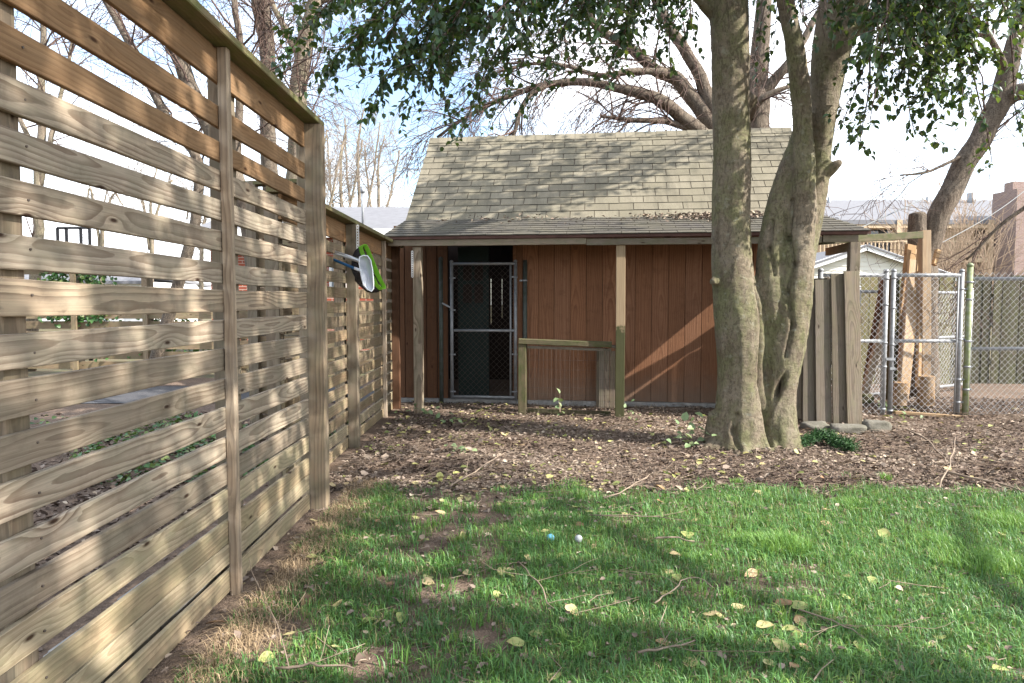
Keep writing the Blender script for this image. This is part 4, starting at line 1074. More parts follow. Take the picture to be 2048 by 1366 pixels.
# ------------------------------------------------------------------ trees
def catmull(P, n):
    out = []
    P = [Vector(p) for p in P]
    Q = [P[0] * 2 - P[1]] + P + [P[-1] * 2 - P[-2]]
    for i in range(1, len(Q) - 2):
        for k in range(n):
            t = k / n; a, b, c, d = Q[i-1], Q[i], Q[i+1], Q[i+2]
            out.append(0.5 * ((2*b) + (c - a) * t + (2*a - 5*b + 4*c - d) * t*t + (3*b - a - 3*c + d) * t**3))
    out.append(P[-1]); return out
def limb(mb, pts, n=8, sub=4, rough=0.0, seed=0):
    """pts: (u, v, r_px, Y)"""
    P = catmull([at(u, v, Y) for u, v, r, Y in pts], sub)
    R = catmull([Vector((r / pxm(Y), 0, 0)) for u, v, r, Y in pts], sub)
    if rough:
        P = [p + Vector((noise.noise(p * 2.3 + Vector((seed, 0, 0))), noise.noise(p * 2.3 + Vector((0, seed, 0))), 0)) * rough for p in P]
    mb.tube(P, [max(0.002, r.x) for r in R], n)
    return P, [r.x for r in R]
def grow(mb, rng, p, d, L, r, lev, droop=0.0, spread=0.6, kids=3, seg=5, wig=0.22, rmin=0.0022):
    pts, rad = [p.copy()], [r]; d = d.normalized(); q = p.copy()
    for i in range(seg):
        d = (d + Vector((rng.gauss(0, wig), rng.gauss(0, wig), rng.gauss(0, wig) - droop))).normalized()
        q = q + d * (L / seg); pts.append(q.copy()); rad.append(max(rmin, r * (1 - 0.75 * (i + 1) / seg)))
    mb.tube(pts, rad, 6 if r > 0.03 else 4 if r > 0.01 else 3, False)
    if lev <= 0: return
    for k in range(kids):
        i = rng.randint(1, seg); b = pts[i]
        t = (pts[i] - pts[i-1]).normalized()
        e = (t + Vector((rng.gauss(0, spread), rng.gauss(0, spread), rng.gauss(0, spread)))).normalized()
        grow(mb, rng, b, e, L * rng.uniform(0.45, 0.75), max(rmin, rad[i] * rng.uniform(0.5, 0.75)), lev - 1, droop, spread, kids, seg, wig, rmin)

# --- the big two-stemmed evergreen right of the shed
YT = 6.3
tree = empty('evergreen_tree', gnd(1495, 893), label='large multi-stemmed evergreen tree with mossy trunk in front of the shed', cat='tree')
core = MB()
Lft = [(1474, 925, 72, YT), (1477, 885, 62, YT), (1479, 845, 54, YT), (1480, 800, 48, YT), (1480, 745, 44, YT), (1480, 690, 46, YT), (1474, 620, 47, YT), (1467, 560, 42, YT), (1464, 500, 38, YT), (1463, 400, 37, YT), (1463, 250, 37, YT), (1460, 100, 38, YT), (1456, -30, 38, YT), (1440, -260, 34, YT), (1400, -520, 26, YT - 0.3)]
Rgt = [(1566, 915, 46, YT - .05), (1560, 870, 36, YT - .04), (1557, 820, 33, YT - .03), (1558, 766, 35, YT), (1567, 690, 42, YT + .02), (1580, 625, 40, YT + .02), (1592, 560, 34, YT), (1597, 480, 31, YT), (1603, 410, 29, YT), (1607, 340, 22, YT - .04), (1605, 260, 19, YT - .06), (1601, 180, 19, YT - .08), (1587, 80, 17, YT - .1), (1572, 0, 16, YT - .12), (1540, -200, 14, YT - .5)]
Mid = [(1535, 900, 34, YT - .05), (1538, 830, 26, YT + .02), (1545, 700, 30, YT + .04), (1545, 620, 31, YT + .04), (1539, 550, 27, YT + .03), (1546, 480, 26, YT + .05), (1558, 410, 25, YT + .08), (1577, 340, 20, YT + .12), (1597, 280, 18, YT + .18), (1612, 230, 18, YT + .2)]
Bck = [(1585, 560, 36, YT + .10), (1607, 480, 30, YT + .12), (1622, 410, 26, YT + .15), (1636, 340, 23, YT + .17), (1643, 270, 23, YT + .19), (1651, 180, 30, YT + .2), (1666, 90, 38, YT + .2), (1690, 0, 46, YT + .2), (1730, -140, 48, YT + .1), (1800, -420, 38, YT - .2)]
for pth in (Lft, Rgt, Mid, Bck): limb(core, pth, 14, 5)
limb(core, [(1638, 352, 18, YT + .17), (1660, 338, 13, YT + .1), (1676, 327, 9, YT + .05), (1684, 323, 7, YT + .04)], 10, 3)
limb(core, [(1690, 60, 26, YT + .2), (1740, 38, 19, YT + .1), (1800, 5, 16, YT - .1), (1900, -70, 13, YT - .5)], 10, 4)
limb(core, [(1450, 40, 20, YT), (1415, 15, 14, YT), (1350, -40, 12, YT - .1), (1200, -110, 9, YT - .3)], 10, 4)
for (u, v, r0, u1, v1, r1, dy) in ((1455, 890, 36, 1400, 918, 16, -.15), (1495, 895, 34, 1480, 925, 16, -.4), (1570, 890, 26, 1615, 912, 9, -.1), (1530, 890, 26, 1545, 922, 12, -.3), (1440, 885, 34, 1425, 905, 14, .25)):
    limb(core, [(u, v - 60, r0 * 0.7, YT), (u, v, r0, YT + dy * .3), (u1, v1, r1, YT + dy)], 10, 4)
limb(core, [(1432, 560, 10, YT - .1), (1424, 566, 8, YT - .14)], 8, 2)
limb(core, [(1495, 200, 20, YT), (1512, 205, 12, YT - .06)], 8, 2)
to = core.build('trunk_core', None)
rm = to.modifiers.new('r', 'REMESH'); rm.mode = 'VOXEL'; rm.voxel_size = 0.016; rm.use_smooth_shade = True
sm = to.modifiers.new('s', 'SMOOTH'); sm.iterations = 2; sm.factor = 0.5
dg = bpy.context.evaluated_depsgraph_get()
tm = bpy.data.meshes.new_from_object(to.evaluated_get(dg))
bpy.data.objects.remove(to, do_unlink=True)
tm.name = 'trunk'; tm.materials.clear(); tm.materials.append(M['bark_main'])
hole, scar = at(1564, 778, YT - 0.2), at(1548, 845, YT - 0.2)
nv = len(tm.vertices)
SEAM = []
for pl, dep, wd in (([(1517, 572), (1527, 640), (1525, 700), (1522, 766), (1531, 830), (1540, 885)], -0.075, 0.016), ([(1592, 400), (1584, 473), (1592, 528), (1579, 583), (1585, 650), (1572, 710)], -0.04, 0.013), ([(1556, 440), (1547, 495), (1556, 545)], -0.035, 0.012), ([(1470, 905), (1463, 860), (1470, 830)], -0.03, 0.02)):
    Q_ = [at(u, v, YT - 0.16) for u, v in pl]
    for a_, b_ in zip(Q_[:-1], Q_[1:]): SEAM.append((a_.x, a_.z, b_.x, b_.z, dep, wd))
co = np.empty(nv * 3, np.float32); tm.vertices.foreach_get('co', co); co = co.reshape(-1, 3)
no = np.empty(nv * 3, np.float32); tm.vertices.foreach_get('normal', no); no = no.reshape(-1, 3)
for i in range(nv):
    p = Vector(co[i]); n_ = no[i]
    d = 0.016 * noise.noise(Vector((p.x * 5, p.y * 5, p.z * 1.8))) + 0.005 * noise.noise(p * 17)
    if n_[1] < 0.2:
        for (c, wx, wz, dep, tilt) in ((hole, 0.022, 0.085, -0.15, 0.35), (scar, 0.022, 0.16, 0.018, 0.25)):
            ex = (p.x - c.x - (p.z - c.z) * tilt) / wx; ez_ = (p.z - c.z) / wz; q = ex * ex + ez_ * ez_
            if q < 4: d += dep * math.exp(-q)
        for (sx1, sz1, sx2, sz2, dep, wd) in SEAM:
            if min(sz1, sz2) - 0.03 < p.z < max(sz1, sz2) + 0.03 and abs(p.x - (sx1 + sx2) / 2) < 0.25:
                tt = min(1, max(0, (p.z - sz1) / (sz2 - sz1 + 1e-6))); e_ = (p.x - (sx1 + (sx2 - sx1) * tt)) / wd
                if abs(e_) < 2.5: d += dep * math.exp(-e_ * e_)
    co[i] += n_ * d
tm.vertices.foreach_set('co', co.ravel()); tm.polygons.foreach_set('use_smooth', np.ones(len(tm.polygons), bool)); tm.update()
place('trunk', tm, tree)

def leaf_mesh(name, P, D, N, Lg, W, mat, tint):
    """folded pointed oval leaves: base P, along D, face normal N"""
    P, D, N = np.asarray(P, float), np.asarray(D, float), np.asarray(N, float); Lg = np.asarray(Lg)[:, None]; W = np.asarray(W)[:, None]
    D /= np.linalg.norm(D, axis=1, keepdims=True) + 1e-9
    Sd = np.cross(N, D); Sd /= np.linalg.norm(Sd, axis=1, keepdims=True) + 1e-9
    Nn = np.cross(D, Sd)
    base, tip = P, P + D * Lg - Nn * Lg * 0.12
    def pt(f, w, up): return P + D * Lg * f + Sd * W * w + Nn * W * up
    l1, l2 = pt(0.22, 0.46, 0.14), pt(0.62, 0.40, 0.10); r1, r2 = pt(0.22, -0.46, 0.14), pt(0.62, -0.40, 0.10)
    n = len(P); V = np.stack([base, l1, l2, tip, r1, r2], 1).reshape(-1, 3); b = np.arange(n) * 6
    F = np.concatenate([np.stack([b, b+3, b+2, b+1], 1), np.stack([b, b+4, b+5, b+3], 1)])
    return np_mesh(name, V, F, mat, False, np.concatenate([tint, tint]))
M['leaf'] = tinted('evergreen_leaf', [(0.0, (0.010, 0.026, 0.013)), (0.45, (0.018, 0.052, 0.018)), (0.85, (0.042, 0.098, 0.022)), (1.0, (0.15, 0.21, 0.04))], 0.36, 0.25, 0.5)
rg = random.Random(5)
LP, LD, LN, LL, LW, LT = [], [], [], [], [], []
twm = MB()
def add_leaf(p, d, L, hang=0.35):
    d = (d + Vector((rg.gauss(0, .5), rg.gauss(0, .5), rg.gauss(0, .4) - hang))).normalized()
    n_ = Vector((rg.gauss(0, .6), rg.gauss(0, .6), 1.0))
    LP.append(p); LD.append(d); LN.append(n_); LL.append(L); LW.append(L * rg.uniform(.62, .82)); LT.append(min(1, max(0, rg.gauss(0.42, 0.25))))
def leafy_twig(p, d, L, nl, size=0.060):
    pts = [p.copy()]; q = p.copy(); seg = 4
    for i in range(seg):
        d = (d + Vector((rg.gauss(0, .18), rg.gauss(0, .18), -0.07 + rg.gauss(0, .14)))).normalized(); q = q + d * (L / seg); pts.append(q.copy())
    twm.tube(pts, [0.0032, 0.0028, 0.0024, 0.002, 0.0014], 3, False)
    for k in range(nl):
        f = (k + rg.random()) / nl * seg; i = min(seg - 1, int(f)); p2 = pts[i].lerp(pts[i+1], f - i); t = (pts[i+1] - pts[i]).normalized()
        sd = t.cross(UZ) * (1 if k % 2 else -1)
        add_leaf(p2 + Vector((rg.gauss(0, .012), rg.gauss(0, .012), rg.gauss(0, .012))), t * 0.6 + sd * 0.8, size * rg.uniform(.7, 1.2))
def bough(src, tgt, r0, ntw, nl, sag=0.5, start=0.35, size=0.060, tw=0.30):
    mid = src.lerp(tgt, 0.55) + UZ * sag
    P = [src.lerp(mid, f).lerp(mid.lerp(tgt, f), f) for f in [i / 12 for i in range(13)]]
    P = [p + Vector((noise.noise(p * 1.7), noise.noise(p * 1.7 + Vector((9, 0, 0))), noise.noise(p * 1.7 + Vector((0, 9, 0))))) * 0.10 * (i / 12) for i, p in enumerate(P)]
    twm.tube(P, [max(0.003, r0 * (1 - 0.85 * i / 12)) for i in range(13)], 6, False)
    for k in range(ntw):
        f = (start + (1 - start) * ((k + rg.random()) / ntw)) * 12; i = min(11, int(f)); p = P[i].lerp(P[i+1], f - i); t = (P[i+1] - P[i]).normalized()
        d = t * 0.7 + Vector((rg.gauss(0, .6), rg.gauss(0, .6), rg.gauss(-0.12, .45)))
        leafy_twig(p, d, tw * rg.uniform(.6, 1.3), rg.randint(int(nl * .6), int(nl * 1.4)), size)
stemA, stemB = at(1440, -260, YT), at(1730, -140, YT + .1)
# boughs reaching into the picture: (u, v, distance, twigs, leaves per twig)
tips = [(575, 112, 5.6, 9, 10), (600, 70, 5.9, 8, 9), (650, 150, 5.5, 9, 11), (700, 95, 5.2, 12, 12), (740, 190, 5.4, 12, 12), (770, 60, 5.0, 13, 12), (800, 150, 5.6, 13, 12), (820, 205, 5.9, 9, 10),
        (860, 100, 5.1, 13, 12), (880, 195, 6.0, 9, 10), (930, 60, 5.4, 12, 12), (940, 160, 6.2, 9, 9), (1000, 110, 5.5, 11, 11), (1040, 40, 5.0, 12, 11), (1060, 180, 6.3, 8, 8), (1120, 90, 5.7, 10, 10),
        (1160, 30, 5.2, 11, 11), (1220, 110, 6.0, 9, 9), (1260, 50, 5.5, 10, 10), (1310, 20, 5.8, 9, 10), (1340, 100, 6.2, 7, 8), (1375, 60, 5.9, 8, 9), (905, 275, 7.2, 5, 7), (985, 225, 7.0, 6, 7), (1150, 150, 6.5, 7, 8), (680, 40, 6.2, 9, 10), (990, 20, 4.6, 8, 9), (840, 30, 4.7, 9, 10), (1220, 10, 4.7, 9, 10)]
for (u, v, Y, nt, nl) in tips:
    src = (stemA if u > 900 else stemA + Vector((-0.9, -0.5, -0.15))) + Vector((rg.gauss(0, .2), rg.gauss(0, .2), rg.gauss(0, .25)))
    bough(src, at(u, v, Y), 0.022, int(nt * 2.9), nl, 0.55, 0.58)
tipsR = [(1690, 250, 5.9, 5, 8), (1745, 240, 5.7, 6, 9), (1760, 120, 5.3, 11, 12), (1800, 60, 5.0, 12, 12), (1815, 290, 5.9, 6, 8), (1850, 150, 5.4, 12, 12), (1860, 230, 5.8, 9, 10), (1900, 80, 5.1, 13, 12), (1930, 200, 5.7, 9, 10), (1960, 130, 5.5, 10, 11),
         (1830, 20, 4.8, 11, 11), (1740, 40, 5.0, 10, 11), (2010, 60, 5.0, 9, 10), (1990, 320, 6.2, 4, 8), (2040, 250, 6.0, 5, 8), (1720, 310, 6.1, 3, 8), (1780, 190, 6.0, 9, 10), (1900, 20, 4.7, 10, 10), (2040, 10, 4.2, 8, 9), (1700, 20, 5.6, 8, 9), (1760, 80, 4.5, 8, 9), (1880, 110, 6.3, 9, 10)]
for (u, v, Y, nt, nl) in tipsR:
    src = stemB + Vector((0.3 + rg.gauss(0, .2), -0.3 + rg.gauss(0, .2), rg.gauss(0.1, .25)))
    bough(src, at(u, v, Y), 0.022, int(nt * 2.5), nl, 0.55, 0.60)
for (u, v, Y, nt, nl) in [(1520, 60, 5.9, 4, 6), (1545, 90, 6.6, 5, 7), (1560, 20, 5.6, 4, 7), (1600, 30, 5.5, 4, 7), (1510, 130, 6.9, 4, 6), (1640, 60, 5.7, 4, 6), (1575, 180, 6.8, 3, 6), (1650, 12, 5.5, 5, 7)]:
    bough(stemA.lerp(stemB, 0.5) + Vector((0, -0.2, 0.3)), at(u, v, Y), 0.014, nt, nl, 0.3, 0.72, 0.055, 0.25)
# the crown above the picture
def crown(c, rad, n, nl=10, size=0.085, shell=0.25, gap=-0.04, fq=2.2, low=None):
    for _ in range(n):
        while True:
            e = Vector((rg.uniform(-1, 1), rg.uniform(-1, 1), rg.uniform(-1, 1)))
            if e.length < 1 and e.length > shell: break
        # clumps with gaps between them
        if noise.noise(Vector((e.x * fq + c[0], e.y * fq, e.z * fq))) < (low if low is not None and e.z < -0.25 else gap): continue
        p = Vector((c[0] + e.x * rad[0], c[1] + e.y * rad[1], c[2] + e.z * rad[2]))
        leafy_twig(p, e + Vector((rg.gauss(0, .4), rg.gauss(0, .4), rg.gauss(0, .3))), 0.5, nl, size)
crown((2.4, 5.9, 6.3), (3.6, 3.0, 1.7), 900)
for k in range(10):
    a = k * 0.63; bough(stemA.lerp(stemB, rg.random()) + UZ * 0.3, Vector((2.4 + 2.8 * math.cos(a), 5.9 + 2.4 * math.sin(a), 6.0 + rg.random())), 0.05, 5, 8, 0.4, 0.4, 0.08)
crown((4.3, 8.1, 5.9), (0.9, 0.5, 0.45), 120); crown((3.1, 8.25, 6.0), (0.8, 0.6, 0.5), 120)  # unseen leaf clumps added so their shade falls on the roof
for k_, (o1, o2, r0) in enumerate(((0.0, 0.0, .055), (0.30, 0.12, .04), (-0.25, 0.35, .045), (0.55, -0.25, .035), (0.1, 0.7, .03))):  # unseen limbs added to cast branch shadows across the roof
    a_, b_ = Vector((4.1 + o1, 7.45 + o2 * .6, 5.4 - o2 * .3)), Vector((7.9 + o1, 8.1 + o2 * .5, 7.3 + o1 * .5))
    twm.tube(catmull([stemB + UZ * .5, a_.lerp(b_, .0) + Vector((-.3, 0, .2)), a_.lerp(b_, .35), a_.lerp(b_, .7) + UZ * .12, b_], 4), [max(.008, r0 * (1 - .05 * q)) for q in range(17)], 6, False)
    for q in range(7): grow(twm, rg, a_.lerp(b_, rg.random()), Vector((rg.gauss(.5, .4), rg.gauss(0, .4), rg.gauss(.3, .4))), rg.uniform(.5, 1.2), .014, 1, 0.02, .5, 3, 5, .15, .004)
for (tx, ty, tz, r0) in ((4.4, 8.1, 5.9, .05), (5.6, 7.9, 7.0, .06), (6.4, 7.6, 6.9, .05), (3.3, 8.2, 6.0, .04)):  # more unseen boughs added for the roof's shade
    bough(stemB + UZ * 0.6, Vector((tx, ty, tz)), r0, 5, 7, 0.2, 0.5, 0.075)
place('crown', leaf_mesh('crown', LP, LD, LN, LL, LW, M['leaf'], np.array(LT)), tree)
place('boughs', twm.mesh('boughs', M['twig']), tree)

# --- evergreen standing right of the photographer, whose shade falls across the lawn and the fence
shade = empty('evergreen_tree', (6.3, 0.4, 0), label='second evergreen tree beside the lawn whose shade dapples grass and fence', cat='tree')
LP, LD, LN, LL, LW, LT = [], [], [], [], [], []
twm = MB()
sc = MB(); pts = [Vector((6.3, 0.4, -0.1)), Vector((6.25, 0.45, 1.2)), Vector((6.0, 0.5, 2.8)), Vector((5.6, 0.6, 4.5)), Vector((5.2, 0.7, 6.5))]
sc.tube(catmull(pts, 4), [0.24 - 0.012 * i for i in range(17)], 12)
for k in range(12):
    a = k * 0.9; z0 = 2.6 + 0.33 * k; p0 = Vector((6.0 - 0.07 * k, 0.5, z0)); rr_ = rg.uniform(1.6, 3.4)
    sc.tube([p0, p0 + Vector((math.cos(a) * rr_ * .5, math.sin(a) * rr_ * .5, 0.55)), p0 + Vector((math.cos(a) * rr_, math.sin(a) * rr_, 0.7))], [0.07, 0.045, 0.012], 7, False)
sc.build('trunk', M['bark_main'], shade)
crown((4.4, 0.5, 6.4), (3.3, 3.6, 2.5), 3100, 11, 0.11, 0.10, -0.20, 3.6, 0.12)
place('crown', leaf_mesh('crown', LP, LD, LN, LL, LW, M['leaf'], np.array(LT)), shade)
place('boughs', twm.mesh('boughs', M['twig']), shade)

# --- big bare tree behind the shed with arching limbs
def bare(name, label, limbs, mat, seed, twigs, droop, lev=2, L=1.4, kids=4, base=None, cat='tree', spread=0.55, rt=0.018, rough=0.05, start=0.25, tmat=None, rmin=0.004, wig=0.2):
    rng = random.Random(seed); root = empty(name, base, label=label, cat=cat)
    mb, tb_ = MB(), MB()
    for (pts, dens) in limbs:
        P, R = limb(mb, pts, 9, 5, rough, seed)
        n = int(twigs * dens)
        for k in range(n):
            i = int((start + (1 - start) * rng.random()) * (len(P) - 1)); i = max(1, min(len(P) - 1, i))
            t = (P[i] - P[i-1]).normalized()
            d = t + Vector((rng.gauss(0, .6), rng.gauss(0, .6), rng.gauss(0.1, .5)))
            grow(tb_, rng, P[i], d, L * rng.uniform(.5, 1.2), min(rt, R[i] * 0.5), lev, droop, spread, kids, rmin=rmin, wig=wig)
    mb.build('trunk', mat, root); tb_.build('twigs', tmat or M['twig'], root)
    return root
YB2 = 12.6
bare('bare_tree', 'big bare tree arching its limbs over the shed ridge', [
    ([(1518, 800, 34, 12.9), (1518, 420, 30, 12.9), (1516, 260, 25, 12.9), (1518, 150, 20, 13), (1525, 40, 16, 13), (1530, -80, 12, 13)], 0.7),
    ([(1500, 330, 20, 12.8), (1440, 245, 17, YB2), (1391, 135, 12, YB2), (1355, 80, 11, YB2), (1322, 22, 9, YB2), (1290, -60, 7, YB2)], 0.8),
    ([(1480, 350, 20, 12.8), (1420, 245, 17, YB2), (1384, 193, 15, YB2), (1350, 155, 14, YB2), (1310, 140, 12, YB2), (1265, 100, 10, YB2), (1220, 74, 9, YB2), (1172, 22, 8, YB2), (1130, -50, 6, YB2)], 1.2),
    ([(1460, 340, 18, 12.8), (1395, 262, 15, 12.4), (1347, 222, 13, 12.2), (1310, 195, 12, 12), (1246, 178, 9, 12), (1172, 163, 8, 12), (1080, 171, 6.5, 12), (1005, 197, 5, 12), (950, 223, 4, 12), (875, 275, 2.5, 12)], 2.0),
    ([(1395, 262, 8, 12.4), (1330, 243, 6, 12.2), (1260, 240, 5, 12), (1200, 232, 3, 12)], 0.8),
    ([(1330, 146, 8, 12.4), (1270, 142, 6, 12.2), (1200, 150, 5, 12), (1120, 130, 4, 12), (1040, 130, 3, 12), (960, 160, 2, 12)], 1.6),
    ([(1090, 168, 6, 12), (1060, 190, 5, 11.9), (1038, 230, 4.5, 11.8), (1022, 280, 4, 11.8)], 0.4),
    ([(1525, 190, 14, 12.9), (1550, 160, 11, 12.8), (1575, 130, 9, 12.7), (1620, 60, 7, 12.7), (1660, -20, 5, 12.7)], 0.7),
    ([(1500, 235, 9, 12.8), (1515, 205, 8, 12.4), (1545, 185, 6, 12.3), (1580, 172, 4, 12.3)], 0.3),
], M['bark_rough'], 3, 15, 0.12, 2, 1.4, 4, base=at(1518, 760, 12.9), rmin=0.0045)
# --- leaning tree on the right with a cut fork
bare('leaning_tree', 'leaning grey-barked tree with a cut-off fork behind the gate', [
    ([(1846, 815, 30, 9.6), (1846, 640, 27, 9.6), (1850, 540, 24, 9.6), (1862, 480, 22, 9.6), (1876, 430, 21, 9.6), (1898, 386, 21, 9.6), (1935, 320, 21, 9.6), (1972, 255, 21, 9.6), (2005, 190, 21, 9.6), (2022, 120, 17, 9.6), (2040, 40, 14, 9.6), (2050, -60, 12, 9.6)], 0.5),
    ([(2000, 205, 18, 9.6), (2035, 185, 17, 9.5), (2075, 178, 15, 9.3), (2150, 130, 12, 9.2)], 0.6),
    ([(2018, 150, 8, 9.6), (1985, 90, 6, 9.4), (1950, 45, 4, 9.3)], 0.7),
    ([(1955, 295, 4, 9.6), (1900, 325, 3, 9.5), (1850, 345, 2.4, 9.4), (1800, 350, 1.5, 9.3)], 0.25),
    ([(2100, 370, 6, 8.6), (2040, 420, 4, 8.7), (1980, 470, 3, 8.8), (1930, 520, 2, 8.9)], 0.3),
], M['bark_rough'], 8, 22, 0.10, 2, 1.1, 4, base=at(1846, 797, 9.6), start=0.55, rmin=0.003)
lt = bpy.data.objects['leaning_tree']
mb = MB(); P, R = limb(mb, [(1846, 560, 20, 9.45), (1838, 510, 19, 9.4), (1834, 470, 17, 9.4), (1834, 440, 16, 9.4), (1835, 428, 15, 9.4), (1835, 424, 9, 9.4)], 12, 4, 0.01)
mb.build('cut_fork', M['bark_rough'], lt)

M['twig_grey'] = plain('pale_grey_twig', (0.27, 0.225, 0.185), 0.85, 0, 0.35, 5.0)
# --- bare trees left, beyond the driveway
def left_tree(limbs, label, seed, tw, mat='bark_pale', L=1.6, **kw):
    u0, v0, r0, Y = limbs[0][0][0]
    return bare('bare_tree', label, limbs, M[mat], seed, tw, kw.pop('droop', 0.02), kw.pop('lev', 2), L, kw.pop('kids', 4), base=gnd(u0, 606 + 1.3 * 1400 / Y), **kw)
left_tree([([(585, 780, 26, 11.5), (588, 420, 20, 11.5), (595, 260, 18, 11.5), (600, 180, 17, 11.5), (612, 90, 16, 11.5), (628, 20, 15, 11.5), (645, -80, 13, 11.5)], 1.0),
           ([(607, 130, 8, 11.5), (560, 40, 6, 11.4), (530, -40, 4, 11.3)], 0.6), ([(635, 0, 8, 11.5), (680, -10, 6, 11.4), (720, -40, 4, 11.2)], 0.4)], 'pale bare tree with smooth trunk above the corner post', 21, 16)
left_tree([([(560, 770, 22, 12.5), (545, 450, 17, 12.5), (535, 250, 15, 12.5), (540, 120, 12, 12.5), (530, 20, 10, 12.5), (525, -80, 8, 12.5)], 1.0),
           ([(538, 170, 10, 12.5), (520, 60, 8, 12.5), (500, -30, 7, 12.5)], 0.7)], 'slender bare tree rising behind the fence cap', 22, 14, 'bark_rough')
left_tree([([(540, 760, 24, 10.5), (510, 500, 20, 10.5), (480, 380, 19, 10.5), (440, 290, 18, 10.5), (390, 190, 16, 10.5), (345, 90, 14, 10.5), (310, 20, 12, 10.5), (270, -60, 9, 10.5)], 1.0),
           ([(470, 350, 10, 10.5), (475, 240, 8, 10.4), (480, 120, 7, 10.3), (470, 0, 6, 10.2)], 0.8)], 'dark leaning bare tree seen through the upper slats', 23, 18, 'bark_rough')
left_tree([([(300, 760, 13, 11), (400, 380, 10, 10.5), (330, 230, 9, 10.4), (265, 100, 8, 10.3), (215, 0, 7, 10.3), (180, -60, 6, 10.2)], 1.0)], 'thin dark bare tree crossing behind the upper slats', 24, 18, 'bark_rough')
left_tree([([(60, 740, 12, 14), (75, 500, 10, 14), (80, 300, 8, 14), (85, 100, 6, 14), (90, -60, 4, 14)], 1.0), ([(80, 380, 6, 14), (120, 200, 4, 14), (150, 60, 3, 14)], 0.6), ([(80, 340, 6, 14), (30, 200, 4, 14), (10, 60, 3, 14)], 0.6)],
          'bare tree at the far left beyond the near slats', 25, 16, L=1.8)
for k, (u, Y, hgt) in enumerate(((680, 30, 250), (715, 33, 215), (755, 34, 270), (640, 28, 260), (300, 34, 330), (200, 36, 380), (400, 36, 420))):
    lb = ['distant bare tree fanning up above the brick house roof', 'distant bare tree next right of the corner post', 'distant bare tree nearest the shed roof', 'distant bare tree showing just left of the corner post', 'distant bare tree seen through the middle of the slats', 'distant bare tree behind the basketball hoop', 'distant bare tree seen beside the batten'][k]
    left_tree([([(u, 680, 5, Y), (u + 4, 480, 4, Y), (u + 2, hgt + 70, 2.4, Y), (u + 14, hgt, 1.2, Y)], 1.0), ([(u, 500, 3, Y), (u - 18, 380, 2.2, Y), (u - 26, hgt + 20, 1.5, Y)], 1.0), ([(u, 480, 3, Y), (u + 25, 390, 2.2, Y), (u + 45, hgt + 30, 1.5, Y)], 1.0)],
              lb, 40 + k, 9, L=2.4, rt=0.022, spread=0.4, rmin=0.007, tmat=M['twig_grey'])
# bare shrub against the apartments
rng = random.Random(77)
YS = 24.0
sh = empty('bare_shrub', gnd(1930, 606 + 1.3 * 1400 / YS), label='big tan bare shrub in front of the apartment balconies', cat='shrub')
mb = MB()
for k in range(24):
    p = Vector((at(1930, 600, YS).x + rng.gauss(0, .5), YS + rng.gauss(0, .4), -0.05)); a = rng.gauss(0, .32)
    grow(mb, rng, p, Vector((a, rng.gauss(0, .25), 1)), rng.uniform(2.6, 3.9), 0.022, 2, -0.01, 0.35, 5, 6, 0.09, 0.007)
mb.build('stems', M['twig_pale'], sh)
# ------------------------------------------------------------------ lawn, litter, fallen twigs
rg = random.Random(91); NR = np.random.default_rng(91)
def zgv(X, Y): return np.array([zg(x, y) for x, y in zip(X, Y)])
M['grass'] = tinted('grass_blade', [(0.0, (0.045, 0.12, 0.042)), (0.5, (0.10, 0.235, 0.062)), (0.86, (0.20, 0.36, 0.07)), (0.93, (0.28, 0.25, 0.10)), (1.0, (0.36, 0.29, 0.16))], 0.45, 0.30, 0.4)
M['dry_grass'] = tinted('dry_grass', [(0.0, (0.20, 0.14, 0.08)), (1.0, (0.42, 0.31, 0.19))], 0.8)
def blades(name, X, Y, Lb, lean, mat, tint, wid, parent=None):
    n = len(X); Z = zgv(X, Y); a = NR.uniform(0, 2*np.pi, n); ln = lean * NR.uniform(0.2, 1.3, n)
    dx, dy = np.cos(a), np.sin(a); sx_, sy_ = -dy, dx
    w = wid * NR.uniform(0.7, 1.3, n)
    P0 = np.stack([X, Y, Z - 0.004], 1); side = np.stack([sx_, sy_, np.zeros(n)], 1)
    mid = P0 + np.stack([dx * ln * Lb * 0.35, dy * ln * Lb * 0.35, Lb * 0.62], 1)
    tip = P0 + np.stack([dx * ln * Lb, dy * ln * Lb, Lb * np.clip(1.0 - 0.45 * ln, 0.25, 1)], 1)
    V = np.stack([P0 - side * w[:, None], P0 + side * w[:, None], mid + side * w[:, None] * .75, mid - side * w[:, None] * .75, tip + side * w[:, None] * .12, tip - side * w[:, None] * .12], 1).reshape(-1, 3)
    b = np.arange(n) * 6
    F = np.concatenate([np.stack([b, b+1, b+2, b+3], 1), np.stack([b+3, b+2, b+4, b+5], 1)])
    return place(name, np_mesh(name, V, F, mat, False, np.concatenate([tint, tint])), parent)
